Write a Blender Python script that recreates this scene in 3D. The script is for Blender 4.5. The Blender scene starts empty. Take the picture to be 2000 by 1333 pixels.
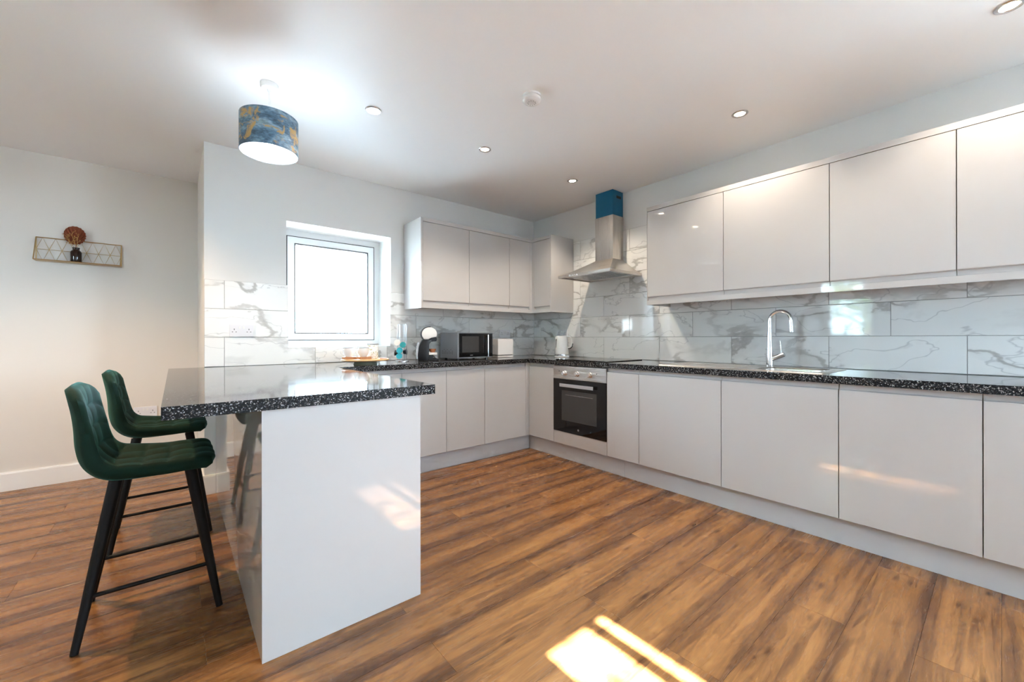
import bpy, bmesh, math, random
from mathutils import Vector, Matrix
S = bpy.context.scene
COL = S.collection
R = math.radians

# ------------------------------------------------------------------ camera
F_PX, CY, YAW, ROLL = 794.25, 660.66, 0.6928, -0.0017
cam_d = bpy.data.cameras.new('camera')
cam = bpy.data.objects.new('camera', cam_d); COL.objects.link(cam)
cam_d.sensor_fit = 'HORIZONTAL'; cam_d.sensor_width = 36.0
cam_d.lens = F_PX / 2000 * 36.0
cam_d.shift_y = (CY - 666.5) / 2000
cam_d.clip_start = 0.02
_f = Vector((math.sin(YAW), math.cos(YAW), 0)); _r = Vector((math.cos(YAW), -math.sin(YAW), 0)); _u = Vector((0, 0, 1))
_r2 = _r * math.cos(ROLL) + _u * math.sin(ROLL); _u2 = _r2.cross(_f)
M = Matrix((_r2, _u2, -_f)).transposed().to_4x4(); M.translation = Vector((-3.3129, -3.5818, 1.10))
cam.matrix_world = M
S.camera = cam

# ------------------------------------------------------------------ colour management
S.view_settings.view_transform = 'Standard'
S.view_settings.look = 'None'
S.view_settings.gamma = 1.0
S.view_settings.use_curve_mapping = False
S.view_settings.exposure = 1.30
S.cycles.max_bounces = 7
S.cycles.diffuse_bounces = 5
S.cycles.glossy_bounces = 4
S.cycles.use_adaptive_sampling = True
S.cycles.adaptive_threshold = 0.08
S.cycles.adaptive_min_samples = 24
S.cycles.light_sampling_threshold = 0.02
S.cycles.transparent_max_bounces = 16
S.cycles.sample_clamp_indirect = 0.0
S.cycles.caustics_reflective = False
S.cycles.caustics_refractive = False

# ------------------------------------------------------------------ daylight
SKY = 36.0
SUN = 80.0
SPOT_W = 13.0
w = bpy.data.worlds.new('sky'); S.world = w; w.use_nodes = True
bg = w.node_tree.nodes['Background']
bg.inputs['Color'].default_value = (0.63, 0.82, 1.0, 1); bg.inputs['Strength'].default_value = SKY

sun_d = bpy.data.lights.new('sun', 'SUN'); sun_d.energy = SUN; sun_d.angle = R(0.6); sun_d.color = (1, 0.97, 0.92)
sun = bpy.data.objects.new('sun', sun_d); COL.objects.link(sun)
sun.rotation_euler = Vector((-0.085, 1.0, -1.0)).to_track_quat('-Z', 'Y').to_euler()

def portal(name, loc, direction, sx, sy):
    d = bpy.data.lights.new(name, 'AREA'); d.shape = 'RECTANGLE'; d.size = sx; d.size_y = sy
    d.cycles.is_portal = True
    o = bpy.data.objects.new(name, d); COL.objects.link(o); o.location = loc
    o.rotation_euler = Vector(direction).to_track_quat('-Z', 'Y').to_euler()
portal('daylight_kitchen_window', (-2.21, 0.36, 1.53), (0, -1, 0), 0.9, 1.02)
portal('daylight_fill_window', (0.32, -5.2, 1.55), (-1, 0, 0), 1.4, 1.3)  # portal of the added fill-light window
portal('daylight_slim_rooflight', (-1.94, -5.585, 2.70), (0, 0, -1), 0.36, 1.03)
portal('daylight_side_window', (-6.58, -1.75, 1.6), (1, 0, 0), .72, 1.05)

# ------------------------------------------------------------------ node helpers
def new_mat(name):
    m = bpy.data.materials.new(name); m.use_nodes = True
    nt = m.node_tree; b = nt.nodes['Principled BSDF']
    return m, nt, b
def mat(name, col, rough=0.5, metal=0.0, spec=0.5, coat=0.0, emit=None, estr=0.0, ior=1.5, alpha=None):
    m, nt, b = new_mat(name)
    b.inputs['Base Color'].default_value = (*col, 1); b.inputs['Roughness'].default_value = rough
    b.inputs['Metallic'].default_value = metal; b.inputs['Specular IOR Level'].default_value = spec
    b.inputs['Coat Weight'].default_value = coat; b.inputs['Coat Roughness'].default_value = 0.03
    b.inputs['IOR'].default_value = ior
    if emit: b.inputs['Emission Color'].default_value = (*emit, 1); b.inputs['Emission Strength'].default_value = estr
    return m
def N(nt, t, **k):
    n = nt.nodes.new(t)
    for a, v in k.items():
        if a.startswith('i_'):
            n.inputs[a[2:].replace('_', ' ')].default_value = v
        else: setattr(n, a, v)
    return n
def ramp(nt, stops, interp='LINEAR'):
    n = nt.nodes.new('ShaderNodeValToRGB'); n.color_ramp.interpolation = interp
    e = n.color_ramp.elements
    while len(e) < len(stops): e.new(0.5)
    for el, (p, c) in zip(e, stops):
        el.position = p; el.color = (*c, 1) if len(c) == 3 else c
    return n
def math_n(nt, op, a=None, b=None):
    n = nt.nodes.new('ShaderNodeMath'); n.operation = op
    for i, v in enumerate((a, b)):
        if v is None: continue
        if isinstance(v, (int, float)): n.inputs[i].default_value = v
        else: nt.links.new(v, n.inputs[i])
    return n.outputs[0]
def mixc(nt, fac, a, b, blend='MIX'):
    n = nt.nodes.new('ShaderNodeMix'); n.data_type = 'RGBA'; n.blend_type = blend
    for s, v in ((n.inputs[0], fac), (n.inputs[6], a), (n.inputs[7], b)):
        if isinstance(v, (int, float)): s.default_value = v
        elif isinstance(v, tuple): s.default_value = (*v, 1)
        else: nt.links.new(v, s)
    return n.outputs[2]

# ------------------------------------------------------------------ materials
def paint(name, col, rough=0.6):
    m, nt, b = new_mat(name)
    b.inputs['Base Color'].default_value = (*col, 1); b.inputs['Roughness'].default_value = rough
    n = N(nt, 'ShaderNodeTexNoise', i_Scale=140.0, i_Detail=3.0)
    g = N(nt, 'ShaderNodeNewGeometry'); nt.links.new(g.outputs['Position'], n.inputs['Vector'])
    bp = N(nt, 'ShaderNodeBump', i_Strength=0.04, i_Distance=0.002)
    nt.links.new(n.outputs['Fac'], bp.inputs['Height']); nt.links.new(bp.outputs[0], b.inputs['Normal'])
    return m
PAINT = paint('wall_paint', (0.735, 0.73, 0.72))
CEIL = paint('ceiling_paint', (0.90, 0.90, 0.90), 0.45)
PAINT_WARMLIT = paint('warm_lit_wall_paint', (0.70, 0.655, 0.60))  # warm light painted into the base colour of alcove and return walls
TRIM = mat('trim_gloss', (0.82, 0.80, 0.77), 0.35)
UPVC = mat('white_upvc', (0.76, 0.76, 0.76), 0.3)
GLOSS = mat('light_grey_gloss', (0.525, 0.515, 0.512), 0.04, spec=0.5)
GLOSS_IN = mat('cabinet_board', (0.5, 0.5, 0.5), 0.5)
PLINTH = mat('plinth_grey', (0.52, 0.53, 0.55), 0.35)
STEEL = None
def brushed(name, col, rough, axis):
    m, nt, b = new_mat(name)
    b.inputs['Metallic'].default_value = 1.0; b.inputs['Base Color'].default_value = (*col, 1)
    t = N(nt, 'ShaderNodeTexCoord'); mp = N(nt, 'ShaderNodeMapping')
    sc = [700, 700, 700]; sc[axis] = 3; mp.inputs['Scale'].default_value = sc
    nt.links.new(t.outputs['Object'], mp.inputs['Vector'])
    n = N(nt, 'ShaderNodeTexNoise', i_Scale=1.0, i_Detail=2.0); nt.links.new(mp.outputs[0], n.inputs['Vector'])
    r = ramp(nt, [(0.3, (rough - .06,) * 3), (0.7, (rough + .06,) * 3)]); nt.links.new(n.outputs['Fac'], r.inputs[0])
    nt.links.new(r.outputs[0], b.inputs['Roughness'])
    return m
STEEL = brushed('brushed_steel', (0.62, 0.59, 0.56), 0.3, 1)
STEEL_V = brushed('brushed_steel_upright', (0.62, 0.59, 0.56), 0.3, 2)
CHROME = mat('chrome', (0.82, 0.82, 0.83), 0.06, metal=1.0)
DARKSEAL = mat('dark_rubber_seal', (0.03, 0.03, 0.03), 0.6)
WIRE = mat('grey_wire', (0.35, 0.36, 0.38), 0.35, metal=0.9)
SATIN = mat('satin_metal', (0.75, 0.75, 0.76), 0.25, metal=1.0)
BLACKGLASS = mat('black_glass', (0.006, 0.006, 0.007), 0.04, spec=0.5)
OVENGLASS = mat('oven_window_glass', (0.055, 0.055, 0.055), 0.05, spec=0.5)
BLACK = mat('black_plastic', (0.012, 0.013, 0.016), 0.28)
DARK = mat('dark_hole', (0.01, 0.01, 0.012), 0.6)
WHITE = mat('white_plastic', (0.82, 0.81, 0.80), 0.22)
SOCKET = mat('socket_plastic', (0.74, 0.73, 0.76), 0.3)
CERAMIC = mat('white_ceramic', (0.86, 0.86, 0.86), 0.12)
GREYRIM = mat('grey_glaze', (0.25, 0.26, 0.26), 0.3)
BOARD = mat('pale_wood', (0.72, 0.43, 0.20), 0.5)
BROWNWOOD = mat('mid_brown_wood', (0.42, 0.19, 0.07), 0.5)
DARKWOOD = mat('grey_stained_wood', (0.20, 0.18, 0.12), 0.5)
SILVER = mat('silver_paint', (0.28, 0.30, 0.33), 0.3, metal=0.6)
BLUEFILM = mat('blue_protective_film', (0.0, 0.115, 0.235), 0.35)
GROUT = mat('grey_grout', (0.36, 0.36, 0.35), 0.9)
LEG = mat('black_leg', (0.006, 0.006, 0.007), 0.5, spec=0.25)
GOLD = mat('brass_wire', (0.52, 0.36, 0.16), 0.35, metal=0.8)
AMBER = mat('dark_amber_glass', (0.018, 0.007, 0.003), 0.06, spec=0.6)
LEAF = mat('dried_brown_leaf', (0.23, 0.055, 0.022), 0.6)
SPRIG = mat('dried_straw_sprig', (0.50, 0.28, 0.09), 0.7)
PODCYAN = mat('turquoise_pod', (0.03, 0.42, 0.52), 0.35)
PODTEAL = mat('teal_pod', (0.02, 0.28, 0.30), 0.35)
PODWHITE = mat('white_pod', (0.80, 0.72, 0.68), 0.4)
ORANGEPOD = mat('terracotta_cup', (0.36, 0.12, 0.04), 0.4)
PINK = mat('pink_sachet', (0.6, 0.22, 0.2), 0.5)
BULB = mat('lamp_glow_cool', (1, 1, 1), 0.5, emit=(0.80, 0.90, 1.0), estr=15.0)
WARM = mat('lamp_glow_warm', (1, 1, 1), 0.5, emit=(1.0, 0.84, 0.62), estr=26.0)
LINING = mat('white_lining', (0.85, 0.86, 0.87), 0.6)
PAVING = mat('outdoor_paving', (0.22, 0.22, 0.22), 0.9)
FOLIAGE = mat('garden_foliage', (0.17, 0.30, 0.05), 0.7)

def glass_mat():
    m = bpy.data.materials.new('window_glass'); m.use_nodes = True; nt = m.node_tree; nt.nodes.clear()
    o = N(nt, 'ShaderNodeOutputMaterial'); tr = N(nt, 'ShaderNodeBsdfTransparent'); gl = N(nt, 'ShaderNodeBsdfGlossy', i_Roughness=0.01)
    tr.inputs[0].default_value = (0.96, 0.98, 0.98, 1)
    lw = N(nt, 'ShaderNodeLayerWeight', i_Blend=0.5); mx = N(nt, 'ShaderNodeMixShader')
    fac = math_n(nt, 'ADD', math_n(nt, 'MULTIPLY', math_n(nt, 'POWER', lw.outputs['Facing'], 5.0), 0.95), 0.04)
    nt.links.new(fac, mx.inputs[0]); nt.links.new(tr.outputs[0], mx.inputs[1]); nt.links.new(gl.outputs[0], mx.inputs[2]); nt.links.new(mx.outputs[0], o.inputs[0])
    return m
GLASS = glass_mat()

def granite():
    m, nt, b = new_mat('black_speckled_stone')
    g = N(nt, 'ShaderNodeNewGeometry')
    v = N(nt, 'ShaderNodeTexVoronoi', i_Scale=300.0, i_Randomness=1.0); nt.links.new(g.outputs['Position'], v.inputs['Vector'])
    n = N(nt, 'ShaderNodeTexNoise', i_Scale=330.0, i_Detail=2.0); nt.links.new(g.outputs['Position'], n.inputs['Vector'])
    sep = N(nt, 'ShaderNodeSeparateColor'); nt.links.new(v.outputs['Color'], sep.inputs[0])
    r1 = ramp(nt, [(0.0, (0.005, 0.005, 0.006)), (0.58, (0.004, 0.004, 0.005)), (0.62, (0.04, 0.04, 0.045)), (0.80, (0.13, 0.13, 0.135)), (0.90, (0.5, 0.5, 0.5))], 'CONSTANT')
    nt.links.new(sep.outputs[0], r1.inputs[0])
    r2 = ramp(nt, [(0.52, (0, 0, 0)), (0.62, (1, 1, 1))]); nt.links.new(n.outputs['Fac'], r2.inputs[0])
    c = mixc(nt, r2.outputs[0], (0.006, 0.006, 0.008), r1.outputs[0])
    c = mixc(nt, 0.55, c, r1.outputs[0])
    nt.links.new(c, b.inputs['Base Color'])
    b.inputs['Roughness'].default_value = 0.06; b.inputs['Specular IOR Level'].default_value = 0.3
    b.inputs['Coat Weight'].default_value = 0.0; b.inputs['Coat Roughness'].default_value = 0.03
    return m
STONE = granite()

def marble():
    m, nt, b = new_mat('marble_effect_tile')
    t = N(nt, 'ShaderNodeTexCoord'); oi = N(nt, 'ShaderNodeObjectInfo')
    # per-tile random shift and turn of the vein field
    ax = math_n(nt, 'MULTIPLY', oi.outputs['Random'], 91.0); ay = math_n(nt, 'MULTIPLY', oi.outputs['Random'], 57.3); az = math_n(nt, 'MULTIPLY', oi.outputs['Random'], 33.7)
    cb = N(nt, 'ShaderNodeCombineXYZ'); nt.links.new(ax, cb.inputs[0]); nt.links.new(ay, cb.inputs[1]); nt.links.new(az, cb.inputs[2])
    add = N(nt, 'ShaderNodeVectorMath', operation='ADD'); nt.links.new(t.outputs['Object'], add.inputs[0]); nt.links.new(cb.outputs[0], add.inputs[1])
    mp = N(nt, 'ShaderNodeMapping'); mp.inputs['Rotation'].default_value = (R(35), R(38), R(12)); mp.inputs['Scale'].default_value = (1.0, 1.0, 2.0)
    nt.links.new(add.outputs[0], mp.inputs['Vector'])
    def vein(scale, dist, width, soft, detail=4.0, off=0.5):
        n = N(nt, 'ShaderNodeTexNoise', i_Scale=scale, i_Detail=detail, i_Distortion=dist, i_Roughness=0.5)
        nt.links.new(mp.outputs[0], n.inputs['Vector'])
        d = math_n(nt, 'ABSOLUTE', math_n(nt, 'SUBTRACT', n.outputs['Fac'], off))
        r = ramp(nt, [(0.0, (1, 1, 1)), (width, (0.75,) * 3), (soft, (0, 0, 0))]); nt.links.new(d, r.inputs[0])
        return r.outputs[0]
    v1 = vein(1.25, 0.3, 0.011, 0.017, 6.0)
    v2 = vein(1.9, 0.4, 0.0015, 0.006, 4.0, 0.46)
    v3 = vein(1.25, 0.3, 0.012, 0.04, 6.0, 0.508)
    msk = N(nt, 'ShaderNodeTexNoise', i_Scale=3.0, i_Detail=1.0); nt.links.new(add.outputs[0], msk.inputs['Vector'])
    mr = ramp(nt, [(0.36, (0.05,) * 3), (0.6, (1, 1, 1))]); nt.links.new(msk.outputs['Fac'], mr.inputs[0])
    fine = N(nt, 'ShaderNodeTexNoise', i_Scale=22.0, i_Detail=4.0); nt.links.new(mp.outputs[0], fine.inputs['Vector'])
    vc = mixc(nt, fine.outputs['Fac'], (0.30, 0.30, 0.31), (0.50, 0.47, 0.43))
    base = mixc(nt, math_n(nt, 'MULTIPLY', v3, 0.35), (0.82, 0.82, 0.81), (0.57, 0.57, 0.56))
    c = mixc(nt, math_n(nt, 'MULTIPLY', math_n(nt, 'MULTIPLY', v1, mr.outputs[0]), 0.85), base, vc)
    c = mixc(nt, math_n(nt, 'MULTIPLY', v2, 0.55), c, (0.40, 0.40, 0.41))
    nt.links.new(c, b.inputs['Base Color']); b.inputs['Roughness'].default_value = 0.05
    return m
MARBLE = marble()

def wood_floor():
    m, nt, b = new_mat('oak_laminate')
    t = N(nt, 'ShaderNodeTexCoord'); oi = N(nt, 'ShaderNodeObjectInfo')
    cb = N(nt, 'ShaderNodeCombineXYZ')
    nt.links.new(math_n(nt, 'MULTIPLY', oi.outputs['Random'], 47.0), cb.inputs[0]); nt.links.new(math_n(nt, 'MULTIPLY', oi.outputs['Random'], 83.0), cb.inputs[1])
    add = N(nt, 'ShaderNodeVectorMath', operation='ADD'); nt.links.new(t.outputs['Object'], add.inputs[0]); nt.links.new(cb.outputs[0], add.inputs[1])
    def mapped(sx, sy):
        mp = N(nt, 'ShaderNodeMapping'); mp.inputs['Scale'].default_value = (sx, sy, 1); nt.links.new(add.outputs[0], mp.inputs['Vector']); return mp.outputs[0]
    def noise(vec, sc, det, dist=0.0, rough=0.5):
        n = N(nt, 'ShaderNodeTexNoise', i_Scale=sc, i_Detail=det, i_Distortion=dist, i_Roughness=rough); nt.links.new(vec, n.inputs['Vector']); return n.outputs['Fac']
    band = noise(mapped(0.75, 12.0), 1.0, 3.0, 0.3)
    grain = noise(mapped(3.2, 46.0), 1.0, 6.0, 0.6, 0.65)
    fine = noise(mapped(12, 260), 1.0, 3.0)
    cath = noise(mapped(1.6, 9.0), 1.0, 3.0, 1.2)
    ring = math_n(nt, 'SINE', math_n(nt, 'MULTIPLY', cath, 70.0))
    r = ramp(nt, [(0.27, (0.095, 0.042, 0.020)), (0.42, (0.175, 0.078, 0.030)), (0.56, (0.32, 0.146, 0.048)), (0.72, (0.43, 0.208, 0.070))])
    v = math_n(nt, 'ADD', math_n(nt, 'MULTIPLY', band, 0.62), math_n(nt, 'MULTIPLY', grain, 0.50))
    sx = N(nt, 'ShaderNodeSeparateXYZ'); nt.links.new(t.outputs['Object'], sx.inputs[0])
    wob = math_n(nt, 'ADD', sx.outputs[1], math_n(nt, 'MULTIPLY', math_n(nt, 'SUBTRACT', noise(mapped(1.3, 3.0), 1.0, 2.0), 0.5), 0.16))
    ed = ramp(nt, [(0.35, (0, 0, 0)), (0.95, (1, 1, 1))]); nt.links.new(math_n(nt, 'MULTIPLY', math_n(nt, 'ABSOLUTE', wob), 10.5), ed.inputs[0])
    v = math_n(nt, 'SUBTRACT', v, math_n(nt, 'MULTIPLY_ADD', ed.outputs[0], 0.15))
    v.node.inputs[1].links[0].from_node.inputs[2].default_value = 0.02
    nt.links.new(v, r.inputs[0])
    rr = ramp(nt, [(0.0, (0.78,) * 3), (1.0, (1.08,) * 3)]); nt.links.new(math_n(nt, 'MULTIPLY_ADD', ring, 0.5), rr.inputs[0])
    rr.inputs[0].links[0].from_node.inputs[2].default_value = 0.5
    c = mixc(nt, 0.55, r.outputs[0], rr.outputs[0], 'MULTIPLY')
    fr = ramp(nt, [(0.3, (0.8,) * 3), (0.6, (1.02,) * 3)]); nt.links.new(fine, fr.inputs[0])
    c = mixc(nt, 0.5, c, fr.outputs[0], 'MULTIPLY')
    # knots
    vo = N(nt, 'ShaderNodeTexVoronoi', i_Scale=1.0); nt.links.new(mapped(3.4, 11.0), vo.inputs['Vector'])
    kn = ramp(nt, [(0.03, (0.22, 0.16, 0.13)), (0.16, (1, 1, 1))]); nt.links.new(vo.outputs['Distance'], kn.inputs[0])
    c = mixc(nt, 0.75, c, kn.outputs[0], 'MULTIPLY')
    tone = ramp(nt, [(0.0, (0.95, 0.94, 0.95)), (1.0, (1.05, 1.04, 1.03))]); nt.links.new(oi.outputs['Random'], tone.inputs[0])
    c = mixc(nt, 1.0, c, tone.outputs[0], 'MULTIPLY')
    nt.links.new(c, b.inputs['Base Color'])
    rg = ramp(nt, [(0.3, (0.29,) * 3), (0.7, (0.25,) * 3)]); nt.links.new(grain, rg.inputs[0]); nt.links.new(rg.outputs[0], b.inputs['Roughness'])
    bp = N(nt, 'ShaderNodeBump', i_Strength=0.02, i_Distance=0.001); nt.links.new(grain, bp.inputs['Height']); nt.links.new(bp.outputs[0], b.inputs['Normal'])
    return m
OAK = wood_floor()

def velvet():
    m, nt, b = new_mat('green_velvet')
    t = N(nt, 'ShaderNodeTexCoord'); n = N(nt, 'ShaderNodeTexNoise', i_Scale=9.0, i_Detail=3.0); nt.links.new(t.outputs['Object'], n.inputs['Vector'])
    r = ramp(nt, [(0.35, (0.003, 0.019, 0.012)), (0.7, (0.005, 0.034, 0.023))]); nt.links.new(n.outputs['Fac'], r.inputs[0])
    nt.links.new(r.outputs[0], b.inputs['Base Color']); b.inputs['Roughness'].default_value = 0.75
    b.inputs['Sheen Weight'].default_value = 0.32; b.inputs['Sheen Roughness'].default_value = 0.35; b.inputs['Sheen Tint'].default_value = (0.12, 0.50, 0.46, 1)
    b.inputs['Specular IOR Level'].default_value = 0.2
    return m
VELVET = velvet()

def shade_print():
    m, nt, b = new_mat('blue_gold_print')
    t = N(nt, 'ShaderNodeTexCoord'); mp = N(nt, 'ShaderNodeMapping'); mp.inputs['Scale'].default_value = (1, 1, 2.2); nt.links.new(t.outputs['Object'], mp.inputs['Vector'])
    n1 = N(nt, 'ShaderNodeTexNoise', i_Scale=9.0, i_Detail=6.0, i_Distortion=0.8); nt.links.new(mp.outputs[0], n1.inputs['Vector'])
    n2 = N(nt, 'ShaderNodeTexNoise', i_Scale=15.0, i_Detail=6.0, i_Distortion=1.0, i_Roughness=0.65); nt.links.new(t.outputs['Object'], n2.inputs['Vector'])
    n3 = N(nt, 'ShaderNodeTexNoise', i_Scale=60.0, i_Detail=3.0); nt.links.new(mp.outputs[0], n3.inputs['Vector'])
    r1 = ramp(nt, [(0.3, (0.04, 0.08, 0.12)), (0.5, (0.10, 0.20, 0.30)), (0.62, (0.25, 0.38, 0.50)), (0.75, (0.16, 0.25, 0.22))]); nt.links.new(n1.outputs['Fac'], r1.inputs[0])
    r2 = ramp(nt, [(0.54, (0, 0, 0)), (0.62, (1, 1, 1))]); nt.links.new(n2.outputs['Fac'], r2.inputs[0])
    r3 = ramp(nt, [(0.35, (0.7,) * 3), (0.65, (1.25,) * 3)]); nt.links.new(n3.outputs['Fac'], r3.inputs[0])
    c = mixc(nt, 1.0, r1.outputs[0], r3.outputs[0], 'MULTIPLY')
    c = mixc(nt, r2.outputs[0], c, (0.52, 0.34, 0.13))
    nt.links.new(c, b.inputs['Base Color']); b.inputs['Roughness'].default_value = 0.55
    return m
SHADEP = shade_print()
def leafprint():
    m, nt, b = new_mat('leaf_print_ceramic')
    t = N(nt, 'ShaderNodeTexCoord'); v = N(nt, 'ShaderNodeTexNoise', i_Scale=38.0, i_Detail=2.0, i_Distortion=2.0); nt.links.new(t.outputs['Object'], v.inputs['Vector'])
    r = ramp(nt, [(0.0, (0.85, 0.85, 0.84)), (0.55, (0.85, 0.85, 0.84)), (0.6, (0.42, 0.45, 0.25)), (0.72, (0.62, 0.5, 0.4))]); nt.links.new(v.outputs['Fac'], r.inputs[0])
    nt.links.new(r.outputs[0], b.inputs['Base Color']); b.inputs['Roughness'].default_value = 0.15
    return m
LEAFPRINT = leafprint()

# ------------------------------------------------------------------ mesh helpers
WPOS = {}
def empty(name, loc, label=None, cat=None, group=None):
    o = bpy.data.objects.new(name, None); COL.objects.link(o); o.location = loc; o.empty_display_size = 0.1
    WPOS[o.name] = Vector(loc); tag(o, label, cat, group); return o
def tag(o, label=None, cat=None, group=None, kind=None):
    if label: o['label'] = label
    if cat: o['category'] = cat
    if group: o['group'] = group
    if kind: o['kind'] = kind
    return o
def obj(name, bm, m, parent=None, smooth=False, origin=None, bevel=0.0):
    """links bm (world coordinates) as one mesh object, origin at `origin` (default: parent's origin or world)"""
    if bevel:
        bmesh.ops.bevel(bm, geom=[e for e in bm.edges if e.is_manifold and e.calc_face_angle(0) > 0.6], offset=bevel, segments=2, profile=0.6, affect='EDGES')
    pw = WPOS.get(parent.name, Vector((0, 0, 0))) if parent else Vector((0, 0, 0))
    og = Vector(origin) if origin is not None else pw
    bmesh.ops.translate(bm, verts=bm.verts, vec=-og)
    me = bpy.data.meshes.new(name); bm.to_mesh(me); bm.free()
    for mm in (m if isinstance(m, (list, tuple)) else [m]): me.materials.append(mm)
    if smooth:
        for p in me.polygons: p.use_smooth = True
    o = bpy.data.objects.new(name, me); COL.objects.link(o)
    if parent: o.parent = parent
    o.location = og - pw; WPOS[o.name] = og
    return o
def auto_smooth(o, ang=40):
    me = o.data
    for p in me.polygons: p.use_smooth = True
    bm = bmesh.new(); bm.from_mesh(me)
    for e in bm.edges:
        if len(e.link_faces) == 2 and e.calc_face_angle(0) > R(ang): e.smooth = False
    bm.to_mesh(me); bm.free(); return o
def NB(): return bmesh.new()
def bx(bm, x0, x1, y0, y1, z0, z1):
    x0, x1 = min(x0, x1), max(x0, x1); y0, y1 = min(y0, y1), max(y0, y1); z0, z1 = min(z0, z1), max(z0, z1)
    v = [bm.verts.new((x, y, z)) for x in (x0, x1) for y in (y0, y1) for z in (z0, z1)]
    for f in ((0, 1, 3, 2), (4, 6, 7, 5), (0, 4, 5, 1), (2, 3, 7, 6), (0, 2, 6, 4), (1, 5, 7, 3)): bm.faces.new([v[i] for i in f])
    return bm
def box(*a): return bx(NB(), *a)
def extr(bm, pts, axis, a, b):
    def P(p, t): return {'x': (t, p[0], p[1]), 'y': (p[0], t, p[1]), 'z': (p[0], p[1], t)}[axis]
    A = [bm.verts.new(P(p, a)) for p in pts]; B = [bm.verts.new(P(p, b)) for p in pts]; n = len(pts)
    for i in range(n): bm.faces.new((A[i], A[(i + 1) % n], B[(i + 1) % n], B[i]))
    bm.faces.new(A[::-1]); bm.faces.new(B)
    bmesh.ops.recalc_face_normals(bm, faces=bm.faces); return bm
def lathe(bm, prof, c, n=32, axis='z', close=True):
    rings = []
    def P(r, h, t):
        a, b = r * math.cos(t), r * math.sin(t)
        if axis == 'z': return (c[0] + a, c[1] + b, c[2] + h)
        if axis == 'x': return (c[0] + h, c[1] + a, c[2] + b)
        return (c[0] + a, c[1] + h, c[2] + b)
    for r, h in prof: rings.append([bm.verts.new(P(max(r, 1e-5), h, 2 * math.pi * k / n)) for k in range(n)])
    for A, B in zip(rings, rings[1:]):
        for k in range(n): bm.faces.new((A[k], A[(k + 1) % n], B[(k + 1) % n], B[k]))
    if close:
        bm.faces.new(rings[0][::-1]); bm.faces.new(rings[-1])
    bmesh.ops.recalc_face_normals(bm, faces=bm.faces); return bm
def tube(bm, pts, rad, n=10, cap=True):
    pts = [Vector(p) for p in pts]; rad = rad if isinstance(rad, (list, tuple)) else [rad] * len(pts)
    up = None; rings = []
    for i, p in enumerate(pts):
        t = (pts[min(i + 1, len(pts) - 1)] - pts[max(i - 1, 0)]).normalized()
        if up is None:
            up = Vector((0, 0, 1)) if abs(t.z) < 0.9 else Vector((1, 0, 0))
        s = t.cross(up).normalized(); up = s.cross(t).normalized()
        rings.append([bm.verts.new(p + (s * math.cos(2 * math.pi * k / n) + up * math.sin(2 * math.pi * k / n)) * rad[i]) for k in range(n)])
    for A, B in zip(rings, rings[1:]):
        for k in range(n): bm.faces.new((A[k], A[(k + 1) % n], B[(k + 1) % n], B[k]))
    if cap: bm.faces.new(rings[0][::-1]); bm.faces.new(rings[-1])
    bmesh.ops.recalc_face_normals(bm, faces=bm.faces); return bm
def arc(c, r, a0, a1, n, f):
    return [f(c, r, a0 + (a1 - a0) * i / n) for i in range(n + 1)]
def rrect(x0, x1, y0, y1, r, n=5):
    out = []
    for cx, cy, a in ((x1 - r, y1 - r, 0), (x0 + r, y1 - r, 90), (x0 + r, y0 + r, 180), (x1 - r, y0 + r, 270)):
        for k in range(n + 1): out.append((cx + r * math.cos(R(a + 90 * k / n)), cy + r * math.sin(R(a + 90 * k / n))))
    return out

# ------------------------------------------------------------------ measures
H = 2.489            # ceiling
YL = 1.0146          # recessed wall
XE = -3.152          # end of the window wall
ZW = 0.898           # worktop top
WT = 0.0405
ZU = ZW - WT
DB, DA = 0.6219, 0.6033
WB, WA = 0.6438, 0.6258
PH = 0.1417
UT, UD, UB = 2.1607, 2.1269, 1.3669
UBD, UAD = 0.3455, 0.3457
WX0, WX1, WZ0, WZ1 = -2.637, -1.784, 1.03, 2.024
XW, YB = -6.5, -6.2  # walls behind the camera

# ------------------------------------------------------------------ room shell
fl = obj('floor', box(XW - .3, .3, YB - .3, YL + .3, -0.12, -0.0095), mat('floor_underlay', (0.05, 0.035, 0.025), 0.9)); tag(fl, 'brown oak laminate plank floor', kind='structure')
random.seed(4)
PW, PL, GAP = 0.19, 1.26, 0.0003
plank_cache = {}
def plank(x0, x1, y0, y1):
    key = (round(x1 - x0, 4), round(y1 - y0, 4)); c = ((x0 + x1) / 2, (y0 + y1) / 2, 0)
    if key in plank_cache:
        o = bpy.data.objects.new('plank', plank_cache[key]); COL.objects.link(o); o.parent = fl; o.location = c; return
    a, b = key[0] / 2 - GAP, key[1] / 2 - GAP; ch = 0.0007; bm = NB()
    lo = [bm.verts.new((sx * a, sy * b, -0.009)) for sx, sy in ((-1, -1), (1, -1), (1, 1), (-1, 1))]
    mi = [bm.verts.new((sx * a, sy * b, -ch * .6)) for sx, sy in ((-1, -1), (1, -1), (1, 1), (-1, 1))]
    hi = [bm.verts.new((sx * (a - ch), sy * (b - ch), 0)) for sx, sy in ((-1, -1), (1, -1), (1, 1), (-1, 1))]
    for A, B in ((lo, mi), (mi, hi)):
        for k in range(4): bm.faces.new((A[k], A[(k + 1) % 4], B[(k + 1) % 4], B[k]))
    bm.faces.new(hi); me = bpy.data.meshes.new('plank'); bm.to_mesh(me); bm.free(); me.materials.append(OAK)
    plank_cache[key] = me; o = bpy.data.objects.new('plank', me); COL.objects.link(o); o.parent = fl; o.location = c
row = 0; y = -2.44 - PW * 20
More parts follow.
